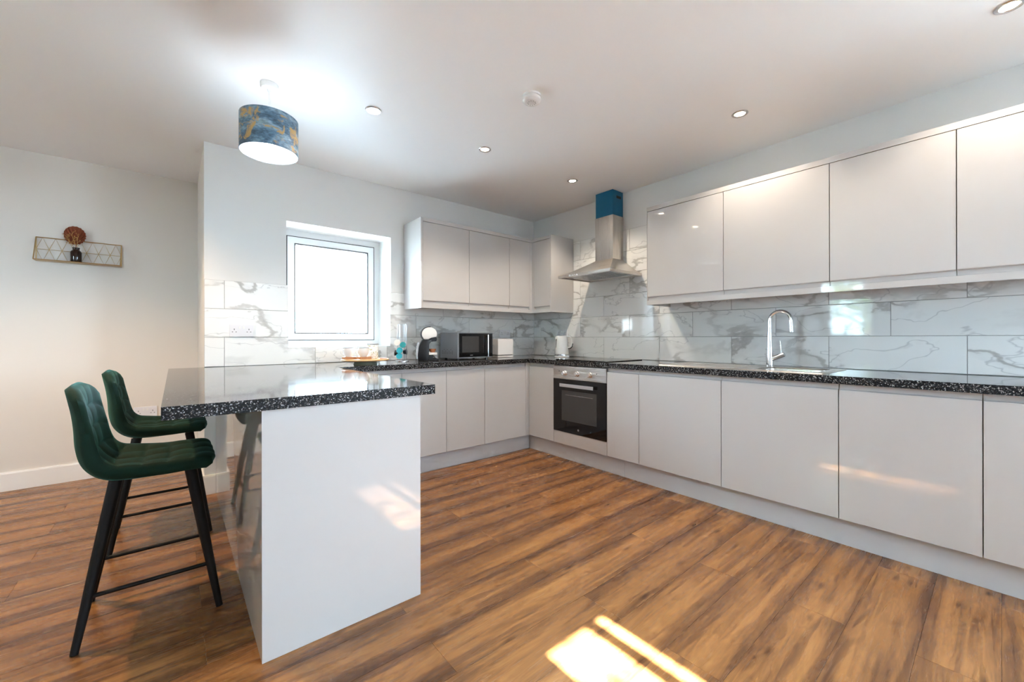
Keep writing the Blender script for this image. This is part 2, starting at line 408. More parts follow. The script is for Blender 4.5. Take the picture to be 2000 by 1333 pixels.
while y < YL:
    y0, y1 = max(y, YB), min(y + PW, YL)
    if y1 - y0 > .01:
        x = -1.97 + PL * 2 + (0 if row % 2 else PL / 2)
        while x > XW:
            a, b = max(x - PL, XW), min(x, 0.0)
            if b - a > .02: plank(a, b, y0, y1)
            x -= PL
    y += PW; row += 1

ROOF = [(-2.12, -1.76, -6.1, -5.07)]   # rooflights behind the camera
bm = NB(); xs = sorted({XW - .3, .3} | {v for r_ in ROOF for v in r_[:2]}); ys = sorted({YB - .3, YL + .3} | {v for r_ in ROOF for v in r_[2:]})
for xa_, xb2 in zip(xs, xs[1:]):
    for ya_, yb2 in zip(ys, ys[1:]):
        if not any(r_[0] < (xa_ + xb2) / 2 < r_[1] and r_[2] < (ya_ + yb2) / 2 < r_[3] for r_ in ROOF): bx(bm, xa_, xb2, ya_, yb2, H, H + .15)
bmesh.ops.remove_doubles(bm, verts=bm.verts, dist=1e-5)
cnt = {}
for f in bm.faces: cnt.setdefault(tuple(sorted(v.index for v in f.verts)), []).append(f)
bm.verts.index_update(); cnt = {}
for f in bm.faces: cnt.setdefault(tuple(sorted(v.index for v in f.verts)), []).append(f)
bmesh.ops.delete(bm, geom=[f for l_ in cnt.values() if len(l_) > 1 for f in l_], context='FACES_ONLY')
tag(obj('ceiling', bm, CEIL), 'plain white ceiling with downlights', kind='structure')

bm = NB()
bx(bm, XE + .0005, WX0, 0, .34, 0, H); bx(bm, WX1, .3, 0, .34, 0, H); bx(bm, WX0, WX1, 0, .34, 0, WZ0); bx(bm, WX0, WX1, 0, .34, WZ1, H)
wall_back = tag(obj('wall_back', bm, PAINT), 'white wall with the kitchen window', kind='structure')
bm = NB(); bx(bm, 0, .3, YB - .3, -5.9, 0, H); bx(bm, 0, .3, -4.5, 0, 0, H); bx(bm, 0, .3, -5.9, -4.5, 0, .9); bx(bm, 0, .3, -5.9, -4.5, 2.2, H)
wall_right = tag(obj('wall_right', bm, PAINT), 'white wall behind the cooker and sink run', kind='structure')
tag(obj('wall_alcove', box(XW - .3, XE, YL, YL + .2, 0, H), PAINT_WARMLIT), 'wall with warm light painted in, carrying the wire shelf', kind='structure')
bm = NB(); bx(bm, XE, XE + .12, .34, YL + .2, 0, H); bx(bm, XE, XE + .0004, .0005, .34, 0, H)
tag(obj('wall_return', bm, PAINT_WARMLIT), 'narrow wall return with warm light painted in, beside the window wall', kind='structure')
bm = NB()
for a, b in ((-9, -2.1), (-1.4, 2)):
    bx(bm, XW - .15, XW, max(a, YB - .15), min(b, YL), 0, H)
for a, b, c in ((-2.1, -1.4, 1.1),):
    bx(bm, XW - .15, XW, a, b, 0, c); bx(bm, XW - .15, XW, a, b, 2.15, H)
tag(obj('wall_left', bm, PAINT), 'white side wall with a window', kind='structure')
bm = box(XW - .15, 0, YB - .15, YB, 0, H)
tag(obj('wall_front', bm, PAINT), 'plain white wall behind the camera', kind='structure')

def bbx(bm, x0, x1, y, z0, z1, prof=None):  # baseboard facing -y
    extr(bm, [(y, z0), (y - .015, z0), (y - .015, z1 - .012), (y - .011, z1), (y, z1)], 'x', x0, x1)
bm = NB(); bbx(bm, XW, XE, YL, 0.0005, .1358); tag(obj('baseboard_alcove', bm, TRIM), 'white skirting board under the wire shelf wall', kind='structure')
bm = NB(); bbx(bm, XE, -3.088, 0, 0.0005, .1358); tag(obj('baseboard_back', bm, TRIM), 'short white skirting beside the peninsula', kind='structure')
bm = NB(); bx(bm, XE - .015, XE, -.015, YL - .015, 0.0005, .1358); tag(obj('baseboard_return', bm, TRIM), 'white skirting on the wall return', kind='structure')

# ------------------------------------------------------------------ windows
def casement(name, x0, x1, z0, z1, y, label):
    r = tag(bpy.data.objects.new(name, None), label, kind='structure'); COL.objects.link(r); r.location = ((x0 + x1) / 2, y, z0); WPOS[r.name] = Vector(r.location)
    def frame(n, x0, x1, z0, z1, wd, ya, yb, mt, hole=True):
        bm = NB(); bx(bm, x0, x0 + wd, ya, yb, z0, z1); bx(bm, x1 - wd, x1, ya, yb, z0, z1); bx(bm, x0 + wd, x1 - wd, ya, yb, z0, z0 + wd); bx(bm, x0 + wd, x1 - wd, ya, yb, z1 - wd, z1)
        return obj(n, bm, mt, r)
    frame('frame', x0, x1, z0, z1, .052, y, y + .06, UPVC)
    frame('seal', x0 + .052, x1 - .052, z0 + .052, z1 - .052, .006, y - .0125, y + .05, DARKSEAL)
    frame('sash', x0 + .058, x1 - .058, z0 + .058, z1 - .058, .053, y - .012, y + .05, UPVC)
    frame('glazing_bead', x0 + .111, x1 - .111, z0 + .111, z1 - .111, .009, y - .0125, y + .04, DARKSEAL)
    obj('pane', box(x0 + .113, x1 - .113, y + .018, y + .024, z0 + .113, z1 - .113), GLASS, r)
    bm = NB(); bx(bm, x1 - .1, x1 - .075, y - .022, y - .012, z0 + .42, z0 + .50); bx(bm, x1 - .095, x1 - .08, y - .045, y - .03, z0 + .36, z0 + .48); bx(bm, x1 - .095, x1 - .08, y - .03, y - .02, z0 + .45, z0 + .48)
    obj('handle', bm, UPVC, r, bevel=.002)
    return r
casement('window_1', WX0, WX1, WZ0, WZ1, .28, 'white framed kitchen window above the worktop, bright daylight outside')

def glazed(name, axis, fixed, a0, a1, z0, z1, n, label, wd=.06, mull=None):
    r = tag(bpy.data.objects.new(name, None), label, kind='structure'); COL.objects.link(r)
    r.location = (fixed, (a0 + a1) / 2, z0) if axis == 'y' else ((a0 + a1) / 2, fixed, z0); WPOS[r.name] = Vector(r.location)
    def B(bm, p0, p1, d0, d1, q0, q1):
        return bx(bm, d0, d1, p0, p1, q0, q1) if axis == 'y' else bx(bm, p0, p1, d0, d1, q0, q1)
    bm = NB(); B(bm, a0, a0 + wd, fixed - .04, fixed + .03, z0, z1); B(bm, a1 - wd, a1, fixed - .04, fixed + .03, z0, z1)
    B(bm, a0 + wd, a1 - wd, fixed - .04, fixed + .03, z0, z0 + wd); B(bm, a0 + wd, a1 - wd, fixed - .04, fixed + .03, z1 - wd, z1)
    st = (a1 - a0 - 2 * wd) / n
    cut = [a0 + wd + st * k for k in range(n + 1)]
    if mull is not None: cut[1] = mull
    for k in range(1, n): B(bm, cut[k] - wd / 2, cut[k] + wd / 2, fixed - .04, fixed + .03, z0 + wd, z1 - wd)
    obj('frame', bm, UPVC, r)
    for k in range(n):
        e0 = cut[k] + (wd / 2 if k else 0); e1 = cut[k + 1] - (wd / 2 if k < n - 1 else 0)
        bm = NB(); B(bm, e0, e1, fixed - .008, fixed - .002, z0 + wd, z1 - wd); obj('pane', bm, GLASS, r)
glazed('window_2', 'y', XW - .07, -2.1, -1.4, 1.1, 2.15, 1, 'small white window in the side wall')
glazed('window_4', 'y', .2, -5.9, -4.5, .9, 2.2, 2, 'added unseen white fill-light window in the right wall behind the camera')  # made-up window, added to throw fill light on end panel and window wall
for n_, (a, b, c, d_) in enumerate(ROOF):
    r = tag(bpy.data.objects.new('window_%d' % (n_ + 3), None), 'slim rooflight above the kitchen floor', kind='structure'); COL.objects.link(r); r.location = ((a + b) / 2, (c + d_) / 2, H + .15); WPOS[r.name] = Vector(r.location)
    bm = NB(); w_ = .03; z_ = H + .1505
    bx(bm, a, a + w_, c, d_, z_, z_ + .05); bx(bm, b - w_, b, c, d_, z_, z_ + .05); bx(bm, a + w_, b - w_, c, c + w_, z_, z_ + .05); bx(bm, a + w_, b - w_, d_ - w_, d_, z_, z_ + .05)
    bx(bm, -1.89, -1.83, c + w_, d_ - w_, z_, z_ + .05)
    obj('frame', bm, UPVC, r)
    obj('pane', box(a + w_, -1.89, c + w_, d_ - w_, z_ + .02, z_ + .026), GLASS, r); obj('pane', box(-1.83, b - w_, c + w_, d_ - w_, z_ + .02, z_ + .026), GLASS, r)
tag(obj('paving', box(-30, 30, -30, 30, -.3, -.14), PAVING), 'grey garden paving around the house', kind='structure')

random.seed(12)
e = empty('garden_tree', (-8.3, -1.7, -.14), 'leafy green tree outside the side window', 'tree')
obj('trunk', tube(NB(), [(-8.3, -1.7, -.139), (-8.28, -1.72, .9), (-8.33, -1.68, 1.8)], [.09, .07, .04], 10), BROWNWOOD, e)
bm = NB()
for k in range(3800):
    p = Vector((random.gauss(0, .42), random.gauss(0, .62), random.gauss(0, .55))) + Vector((-8.3, -1.7, 2.1))
    if p.x > -7.1: continue
    q = Matrix.Rotation(random.uniform(0, 6.28), 3, 'Z') @ Matrix.Rotation(random.uniform(-1, 1), 3, 'X'); sz = random.uniform(.05, .09)
    v4 = [bm.verts.new(p + q @ Vector(t_)) for t_ in ((-sz, 0, 0), (0, -sz * .5, sz * .15), (sz, 0, 0), (0, sz * .5, sz * .15))]
    bm.faces.new(v4)
tag(obj('foliage', bm, FOLIAGE, e), kind='stuff')
e = empty('garden_tree', (-2.9, -7.4, -.14), 'slender green tree leaning over the slim rooflight', 'tree')
obj('trunk', tube(NB(), [(-2.9, -7.4, -.139), (-2.8, -7.2, 1.6), (-2.5, -6.9, 3.2), (-2.3, -6.65, 3.7)], [.07, .06, .04, .015], 10), BROWNWOOD, e)
bm = NB()
for k in range(420):
    p = Vector((random.gauss(0, .13), random.gauss(0, .38), random.gauss(0, .22))) + Vector((-2.2, -6.7, 3.75))
    q = Matrix.Rotation(random.uniform(0, 6.28), 3, 'Z') @ Matrix.Rotation(random.uniform(-1, 1), 3, 'X'); sz = random.uniform(.03, .055)
    bm.faces.new([bm.verts.new(p + q @ Vector(t_)) for t_ in ((-sz, 0, 0), (0, -sz * .5, sz * .15), (sz, 0, 0), (0, sz * .5, sz * .15))])
tag(obj('foliage', bm, FOLIAGE, e), kind='stuff')

# ------------------------------------------------------------------ wall tiles
tile_cache = {}
TT = 0.008; G = 0.0016
random.seed(9)
def tile(parent, wall, a0, a1, z0, z1):
    """a = coordinate along the wall (x on the back wall, y on the right wall)"""
    L, h = round(a1 - a0, 4), round(z1 - z0, 4)
    key = (wall, L, h); ch = .0012
    if key not in tile_cache:
        bm = NB(); a, b = L / 2 - G, h / 2 - G
        def P(s, t, d): return (s, -d, t) if wall == 'A' else (-d, s, t)
        q = ((-1, -1), (1, -1), (1, 1), (-1, 1))
        lo = [bm.verts.new(P(sx * a, sy * b, 0)) for sx, sy in q]; mi = [bm.verts.new(P(sx * a, sy * b, TT - ch)) for sx, sy in q]; hi = [bm.verts.new(P(sx * (a - ch), sy * (b - ch), TT)) for sx, sy in q]
        for A, B in ((lo, mi), (mi, hi)):
            for k in range(4): bm.faces.new((A[k], A[(k + 1) % 4], B[(k + 1) % 4], B[k]))
        bm.faces.new(hi); bmesh.ops.recalc_face_normals(bm, faces=bm.faces)
        if bm.faces[-1].normal.dot(Vector(P(0, 0, 1))) < 0: bmesh.ops.reverse_faces(bm, faces=bm.faces)
        me = bpy.data.meshes.new('tile'); bm.to_mesh(me); bm.free(); me.materials.append(MARBLE); tile_cache[key] = me
    o = bpy.data.objects.new('tile', tile_cache[key]); COL.objects.link(o); o.parent = parent
    o.location = ((a0 + a1) / 2, -.0005, (z0 + z1) / 2) if wall == 'A' else (-.0005, (a0 + a1) / 2, (z0 + z1) / 2)
ROW = [ZW + .001, 1.108, 1.314, 1.518, 1.721, 1.924, 2.128]
def run(parent, wall, lo, hi, joints, z0, z1):
    js = [lo] + sorted(j for j in joints if lo + .02 < j < hi - .02) + [hi]
    for a, b in zip(js, js[1:]): tile(parent, wall, a, b, z0, z1)
J0 = [-.432 - .606 * k for k in range(-1, 12)]; J1 = [-.126 - .606 * k for k in range(0, 12)]
for i in range(3): run(wall_right, 'B', -4.3, -TT, J0 if i % 2 == 0 else J1, ROW[i], ROW[i + 1])
for i in range(3, 6): run(wall_right, 'B', -1.729, -.637, J0 if i % 2 == 0 else J1, ROW[i], ROW[i + 1])
JA0 = [-3.036 + .606 * k for k in range(0, 6)]; JA1 = [-1.536 + .606 * k for k in range(-1, 3)]
run(wall_back, 'A', XE, -3.036, [], ROW[0], ROW[1]); run(wall_back, 'A', -2.43, -1.824, [], ROW[0], WZ0); run(wall_back, 'A', -1.218, -.0005, JA0, ROW[0], ROW[1])
def tile_L(pts):   # tiles notched around the window corners
    cx_ = sum(p[0] for p in pts) / len(pts); cz_ = sum(p[1] for p in pts) / len(pts)
    obj('tile', extr(NB(), [(p[0] - math.copysign(G, p[0] - cx_), p[1] - math.copysign(G, p[1] - cz_)) for p in pts], 'y', -TT - .0005, -.0005), MARBLE, wall_back, origin=(cx_, -.0005, cz_))
tile_L([(-3.036, ROW[0]), (-2.43, ROW[0]), (-2.43, WZ0), (WX0 + .012, WZ0), (WX0 + .012, ROW[1]), (-3.036, ROW[1])])
tile_L([(-1.824, ROW[0]), (-1.218, ROW[0]), (-1.218, ROW[1]), (WX1 - .012, ROW[1]), (WX1 - .012, WZ0), (-1.824, WZ0)])
run(wall_back, 'A', XE, WX0 + .012, [], ROW[1], ROW[2]); run(wall_back, 'A', WX1 - .012, -.0005, JA1, ROW[1], ROW[2])
run(wall_back, 'A', XE, WX0 + .012, [-3.036], ROW[2], ROW[3]); run(wall_back, 'A', WX1 - .012, -.0005, [-1.238, -.632], ROW[2], ROW[3])
GT = TT - .0022
bm = NB(); bx(bm, -GT, -.0003, -4.3, -GT, ROW[0], ROW[3]); bx(bm, -GT, -.0003, -1.729, -.637, ROW[3], ROW[6]); obj('grout', bm, GROUT, wall_right)
bm = NB(); bx(bm, XE, -.0006, -GT, -.0003, ROW[0], WZ0); bx(bm, XE, WX0 + .011, -GT, -.0003, WZ0, ROW[3]); bx(bm, WX1 - .011, -.0006, -GT, -.0003, WZ0, ROW[3]); obj('grout', bm, GROUT, wall_back)

# ------------------------------------------------------------------ base cabinets
def jdoor_low(bm, axis, f, s, a, b, z0=None, z1=None):
    """lower door with a J-pull top; f = front plane coordinate, s = +1 when the back of the door lies at larger coordinate"""
    z0 = z0 if z0 is not None else PH + .003
    p = [(f + s * .019, z0), (f + s * .0015, z0), (f, z0 + .0015), (f, .8205), (f + s * .0008, .8232), (f + s * .003, .8248), (f + s * .013, .8262), (f + s * .0155, .829), (f + s * .0155, ZU - .004), (f + s * .019, ZU - .004)]
    return extr(bm, p, axis, a, b)
def jdoor_up(bm, axis, f, s, a, b):
    p = [(f + s * .019, UD - .002), (f + s * .0015, UD - .002), (f, UD - .0035), (f, 1.4365), (f + s * .0008, 1.4338), (f + s * .003, 1.432), (f + s * .013, 1.4306), (f + s * .0155, 1.428), (f + s * .0155, 1.405), (f + s * .019, 1.405)]
    return extr(bm, p, axis, a, b)
g = .002
def base_right(y0, y1, label, top=ZU - .002):
    e = empty('base_cabinet', (-.3, (y0 + y1) / 2, 0), label, 'cabinet', 'base cabinets along the right wall')
    obj('carcass', box(-DB + .0195, -.006, y0 + .0005, y1 - .0005, PH, top), GLOSS_IN, e)
    bm = jdoor_low(NB(), 'y', -DB, 1, y0 + g, y1 - g); obj('door', bm, GLOSS, e); return e
base_right(-.940, -DA, 'narrow grey base cabinet door in the corner left of the oven')
base_right(-1.8339, -1.5396, 'slim grey base cabinet right of the oven')
base_right(-2.4332, -1.8339, 'grey base cabinet left of the sink cabinet')
base_right(-3.0317, -2.4332, 'grey base cabinet below the tap and sink bowl', .70)
base_right(-3.5289, -3.0317, 'grey base cabinet right of the sink cabinet')
base_right(-4.128, -3.5289, 'rightmost grey base cabinet cut by the picture edge')
def base_back(x0, x1, label):
    e = empty('base_cabinet', ((x0 + x1) / 2, -.3, 0), label, 'cabinet', 'base cabinets along the window wall')
    obj('carcass', box(x0 + .0005, x1 - .0005, -DA + .0195, -.006, PH, ZU - .002), GLOSS_IN, e)
    bm = jdoor_low(NB(), 'x', -DA, 1, x0 + g, x1 - g); obj('door', bm, GLOSS, e); return e
base_back(-2.48, -1.954, 'grey base cabinet partly hidden behind the peninsula worktop')
base_back(-1.954, -1.557, 'grey base cabinet below the coffee machine, nearest the peninsula')
base_back(-1.557, -1.161, 'grey base cabinet between two others below the microwave')
ec = base_back(-1.161, -.666, 'grey base cabinet beside the inner corner below the toaster')
bm = NB(); bx(bm, -.6645, -.6225, -DA, -DA + .019, PH + .003, ZU - .004); bx(bm, -.6215, -.6025, -DA - .0002, -DA + .019, PH + .003, ZU - .004)
obj('corner_post', bm, GLOSS, ec)
# oven housing
e = empty('oven_housing', (-.3, -1.24, 0), 'grey cabinet holding the oven, with a low filler panel', 'cabinet')
bm = NB(); bx(bm, -DB + .0195, -.006, -1.5391, -1.523, PH, ZU - .002); bx(bm, -DB + .0195, -.006, -.957, -.9406, PH, ZU - .002); bx(bm, -DB + .0195, -.006, -1.523, -.957, PH, .25); obj('carcass', bm, GLOSS_IN, e)
obj('filler_panel', box(-DB, -DB + .018, -1.5396 + g, -.9401 - g, PH + .003, .2545), GLOSS, e, bevel=.001)
# plinths
tag(obj('plinth', box(-.5825, -.565, -1.680, -.5605, .0005, PH - .002), PLINTH), 'grey plinth board below the oven end of the right run', 'plinth')
tag(obj('plinth', box(-.5825, -.565, -4.128, -1.682, .0005, PH - .002), PLINTH), 'long grey plinth board below the sink cabinets', 'plinth')
tag(obj('plinth', box(-2.45, -.5835, -.5605, -.5435, .0005, PH - .002), PLINTH), 'grey plinth board below the window wall cabinets', 'plinth')

# ------------------------------------------------------------------ peninsula
QX0, QX1, QY = -3.087, -2.502, -1.988
e = empty('peninsula_cabinet', (-2.8, -1.0, 0), 'gloss grey peninsula cabinet under the breakfast bar', 'cabinet')
obj('end_panel', box(QX0, QX1, QY, QY + .022, .001, ZU - .001), GLOSS, e, bevel=.0012)
obj('back_panel', box(QX0, QX0 + .019, QY + .0225, -.006, .001, ZU - .001), GLOSS, e, bevel=.001)
obj('carcass', box(QX0 + .02, QX1 - .022, QY + .023, -.61, PH, ZU - .002), GLOSS_IN, e)
for a, b in ((QY + .024, -1.51), (-1.507, -1.06), (-1.057, -.66)):
    obj('door', jdoor_low(NB(), 'y', QX1, -1, a, b), GLOSS, e)
obj('plinth_board', box(QX1 - .058, QX1 - .04, QY + .023, -.61, .001, PH - .002), PLINTH, e)

# ------------------------------------------------------------------ worktops
def worktop(bm): return bm
tag(obj('worktop', box(-3.344, -2.4385, -2.003, -.009, ZU, ZW), STONE, bevel=.002), 'black speckled breakfast bar worktop overhanging the green stools', 'worktop')
tag(obj('worktop', box(-2.4382, -.0088, -WA, -.0088, ZU, ZW), STONE, bevel=.002), 'black speckled worktop below the window with the small appliances', 'worktop')
bm = NB(); SY0, SY1, SX0, SX1 = -2.915, -2.565, -.515, -.175
ya, yb = -4.128, -WA - .0003
for a, b, c, d in ((-WB, -.0088, ya, SY0), (-WB, -.0088, SY1, yb), (-WB, SX0, SY0, SY1), (SX1, -.0088, SY0, SY1)): bx(bm, a, b, c, d, ZU, ZW)
bmesh.ops.remove_doubles(bm, verts=bm.verts, dist=1e-5)
tag(obj('worktop', bm, STONE), 'black speckled worktop along the right wall holding hob and sink', 'worktop')

# ------------------------------------------------------------------ wall cabinets, right wall
def wall_right_cab(y0, y1, label):
    e = empty('wall_cabinet', (-.17, (y0 + y1) / 2, UB), label, 'wall cabinet', 'wall cabinets above the sink')
    obj('carcass', box(-UBD + .0195, -.009, y0 + .0005, y1 - .0005, 1.404, UD), GLOSS_IN, e)
    obj('door', jdoor_up(NB(), 'y', -UBD, 1, y0 + g, y1 - g), GLOSS, e); return e
c1 = wall_right_cab(-2.332, -1.735, 'leftmost grey wall cabinet beside the cooker hood')
wall_right_cab(-2.9339, -2.332, 'second grey wall cabinet from the cooker hood, lit by a downlight')
wall_right_cab(-3.4394, -2.9339, 'third grey wall cabinet from the cooker hood')
wall_right_cab(-4.04, -3.4394, 'rightmost grey wall cabinet cut by the picture edge')
obj('end_panel', box(-UBD + .001, -.0089, -1.7345, -1.7312, 1.404, UD), GLOSS, c1)
tag(obj('cornice', box(-UBD - .002, -.0089, -4.04, -1.7312, UD + .0005, UT), GLOSS, bevel=.002), 'pale cornice strip on top of the wall cabinets above the sink', 'cornice')
bm = NB(); bx(bm, -UBD - .001, -UBD + .019, -4.04, -1.7312, UB, 1.4025); bx(bm, -UBD + .019, -.0089, -1.7495, -1.7312, UB, 1.4025)
tag(obj('light_pelmet', bm, GLOSS, bevel=.001), 'pale pelmet strip under the wall cabinets above the sink', 'pelmet')

# wall cabinets, window wall
def wall_back_cab(x0, x1, label):
    e = empty('wall_cabinet', ((x0 + x1) / 2, -.17, UB), label, 'wall cabinet', 'wall cabinets on the window wall')
    obj('carcass', box(x0 + .0005, x1 - .0005, -UAD + .0195, -.009, 1.404, UD), GLOSS_IN, e)
    obj('door', jdoor_up(NB(), 'x', -UAD, 1, x0 + g, x1 - g), GLOSS, e); return e
c1 = wall_back_cab(-1.640, -1.154, 'grey wall cabinet nearest the window')
obj('end_panel', box(-1.6584, -1.6405, -UAD - .001, -.0089, UB, UT), GLOSS, c1, bevel=.001)
wall_back_cab(-1.154, -.659, 'grey wall cabinet above the microwave')
e = empty('corner_wall_cabinet', (-.3, -.3, UB), 'L-shaped grey corner wall cabinet beside the cooker hood', 'wall cabinet')
obj('carcass', extr(NB(), [(-.6585, -.009), (-.6585, -UAD + .0195), (-UBD + .0195, -UAD + .0195), (-UBD + .0195, -.617), (-.009, -.617), (-.009, -.009)], 'z', 1.404, UD), GLOSS_IN, e)
obj('door', jdoor_up(NB(), 'x', -UAD, 1, -.659 + g, -.382), GLOSS, e)
obj('door', jdoor_up(NB(), 'y', -UBD, 1, -.617 + g, -.380), GLOSS, e)
bm = NB(); bx(bm, -.3805, -UBD, -UAD, -UAD + .019, 1.405, UD - .002); bx(bm, -UBD, -UBD + .019, -.3785, -UAD + .019, 1.405, UD - .002); obj('corner_post', bm, GLOSS, e)
obj('end_panel', box(-UBD - .001, -.0089, -.635, -.6172, UB, UT), GLOSS, e, bevel=.001)
Lp = [(-1.640, -.0089), (-1.640, -UAD - .002), (-UBD - .002, -UAD - .002), (-UBD - .002, -.6168), (-.0089, -.6168), (-.0089, -.0089)]
tag(obj('cornice', extr(NB(), Lp, 'z', UD + .0005, UT), GLOSS, bevel=.002), 'pale L-shaped cornice strip on the corner wall cabinets', 'cornice')
Lq = [(-1.640, -UAD + .019), (-1.640, -UAD - .001), (-UBD - .001, -UAD - .001), (-UBD - .001, -.6168), (-UBD + .019, -.6168), (-UBD + .019, -UAD + .019)]
tag(obj('light_pelmet', extr(NB(), Lq, 'z', UB, 1.4025), GLOSS, bevel=.001), 'pale L-shaped pelmet strip under the corner wall cabinets', 'pelmet')

# ------------------------------------------------------------------ oven
e = empty('built_in_oven', (-.6, -1.24, .255), 'stainless steel and black glass built-in oven with three knobs', 'oven')
oy0, oy1 = -1.5375, -.9425
obj('body', box(-DB + .019, -.06, oy0 + .02, oy1 - .02, .257, ZU - .012), GLOSS_IN, e)
obj('control_panel', box(-DB - .004, -DB + .018, oy0, oy1, .733, ZU - .008), STEEL, e, bevel=.0015)
d = obj('door', box(-DB - .004, -DB + .018, oy0, oy1, .2575, .7295), BLACKGLASS, e, bevel=.0015)
obj('door_window', box(-DB - .0048, -DB - .003, -1.44, -1.044, .362, .632), OVENGLASS, d)
bm = NB(); bx(bm, -.655, -.643, -1.425, -1.045, .665, .694)
bx(bm, -.643, -.6265, -1.41, -1.395, .672, .688); bx(bm, -.643, -.6265, -1.075, -1.06, .672, .688)
obj('handle', bm, SATIN, d, bevel=.002)
bm = NB(); tube(bm, [(-DB - .0052, -1.40, .592), (-DB - .0052, -1.09, .592)], .0014, 6); obj('rack', bm, SATIN, d)
bm = NB(); lathe(bm, [(.0001, 0), (.009, 0), (.009, -.0006), (.0001, -.0006)], (-DB - .0041, -1.24, .298), 16, 'x'); obj('badge', bm, GREYRIM, d)
for yk in (-1.084, -1.23, -1.372):
    k = obj('knob', lathe(NB(), [(.024, 0), (.024, -.004), (.019, -.008), (.018, -.028), (.015, -.031), (.0001, -.031)], (-DB - .004, yk, .785), 24, 'x'), SATIN, e); auto_smooth(k)
for yk in (-1.015, -1.44):
    obj('indicator', lathe(NB(), [(.0045, 0), (.0045, -.0012), (.0001, -.0014)], (-DB - .004, yk, .80), 12, 'x'), BLACK, e)

# hob
e = empty('induction_hob', (-.32, -1.215, ZW), 'flat black glass hob set in the worktop above the oven', 'hob')
obj('glass_top', box(-.575, -.065, -1.508, -.922, ZW + .0004, ZW + .0065), BLACKGLASS, e, bevel=.0015)
for cx, cy, rr in ((-.44, -1.36, .09), (-.44, -1.07, .075), (-.2, -1.36, .075), (-.2, -1.07, .09)):
    obj('cooking_zone', lathe(NB(), [(rr - .002, 0), (rr, 0), (rr, .0003), (rr - .002, .0003), (rr - .002, 0)], (cx, cy, ZW + .0066), 40, close=False), GREYRIM, e)

# ------------------------------------------------------------------ cooker hood
e = empty('cooker_hood', (-.2, -1.167, 1.66), 'stainless steel chimney cooker hood with blue film on its flue', 'cooker hood')
hy0, hy1, hx = -1.467, -.867, -.484
bm = NB()
def quad_ring(z, x, y0, y1): return [bm.verts.new(p) for p in ((-.009, y0, z), (x, y0, z), (x, y1, z), (-.009, y1, z))]
prof = [(0, 0), (.10, .04), (.3, .30), (.62, .70), (1, 1)]
rings = [quad_ring(1.669, hx, hy0, hy1), quad_ring(1.692, hx, hy0, hy1)]
for t_, s_ in ((.16, .21), (.38, .44), (.68, .72), (1.0, 1.0)):
    z = 1.692 + .15 * t_; rings.append(quad_ring(z, hx + (-.172 - hx) * s_, hy0 + (-1.27 - hy0) * s_, hy1 + (-1.064 - hy1) * s_))
for A, B in zip(rings, rings[1:]):
    for k in range(4): bm.faces.new((A[k], A[(k + 1) % 4], B[(k + 1) % 4], B[k]))
bm.faces.new(rings[-1])
# recessed underside
i0 = [bm.verts.new(p) for p in ((-.03, hy0 + .02, 1.669), (hx + .02, hy0 + .02, 1.669), (hx + .02, hy1 - .02, 1.669), (-.03, hy1 - .02, 1.669))]
i1 = [bm.verts.new((v.co.x, v.co.y, 1.682)) for v in i0]
for A, B in ((rings[0], i0), (i0, i1)):
    for k in range(4): bm.faces.new((A[k], A[(k + 1) % 4], B[(k + 1) % 4], B[k]))
bm.faces.new(i1); bmesh.ops.recalc_face_normals(bm, faces=bm.faces)
obj('canopy', bm, STEEL, e)
for a, b in ((hy0 + .05, -1.172), (-1.162, hy1 - .05)):
    bm = box(-.40, -.09, a, b, 1.676, 1.6815); f = obj('filter', bm, SATIN, e)
    bm = NB()
    for k in range(9): bx(bm, -.385 + k * .033, -.375 + k * .033, a + .015, b - .015, 1.6745, 1.676)
    obj('filter_slots', bm, GREYRIM, f)
obj('flue_lower', box(-.172, -.009, -1.27, -1.064, 1.8415, 2.252), STEEL_V, e, bevel=.0015)
obj('flue_upper', box(-.168, -.009, -1.266, -1.068, 2.2525, H - .001), BLUEFILM, e, bevel=.0015)
e['label'] = 'stainless steel chimney cooker hood with blue film on its flue'
obj('vent_slot', box(-.11, -.04, -1.2668, -1.2655, 2.418, 2.442), DARK, e)
bm = NB()
for k in range(5): lathe(bm, [(.006, 0), (.006, -.004), (.0001, -.005)], (hx - .0, -1.105 + k * .022, 1.6805), 10, 'x')
obj('buttons', bm, CHROME, e)

# ------------------------------------------------------------------ sink and tap
e = empty('steel_sink', (-.3, -2.45, ZW), 'stainless steel inset sink with drainer in the right worktop', 'sink')
sy0, sy1, sx0, sx1 = -2.965, -1.95, -.565, -.062
bm = NB(); zt = ZW + .0035
def ringv(x0, x1, y0, y1, z, r): return [bm.verts.new((p[0], p[1], z)) for p in rrect(x0, x1, y0, y1, r)]
bi = (SX0 + .006, SX1 - .006, SY0 + .006, SY1 - .006)
A0 = ringv(sx0, sx1, sy0, sy1, ZW + .0003, .02); A1 = ringv(sx0 + .004, sx1 - .004, sy0 + .004, sy1 - .004, zt, .018); A2 = ringv(*bi, zt, .05); A3 = ringv(bi[0] + .006, bi[1] - .006, bi[2] + .006, bi[3] - .006, zt - .008, .048); A4 = ringv(bi[0] + .02, bi[1] - .02, bi[2] + .02, bi[3] - .02, .745, .05)
for A, B in ((A0, A1), (A1, A2), (A2, A3), (A3, A4)):
    n = len(A)
    for k in range(n): bm.faces.new((A[k], A[(k + 1) % n], B[(k + 1) % n], B[k]))
bm.faces.new(A4); bmesh.ops.recalc_face_normals(bm, faces=bm.faces)
for f in bm.faces:
    if f.normal.z < -.2: f.normal_flip()
obj('basin', bm, STEEL, e)
for k in range(8): obj('drainer_rib', box(-.50 + k * .047, -.492 + k * .047, -2.47, -2.02, zt, zt + .0025), STEEL, e, bevel=.001)
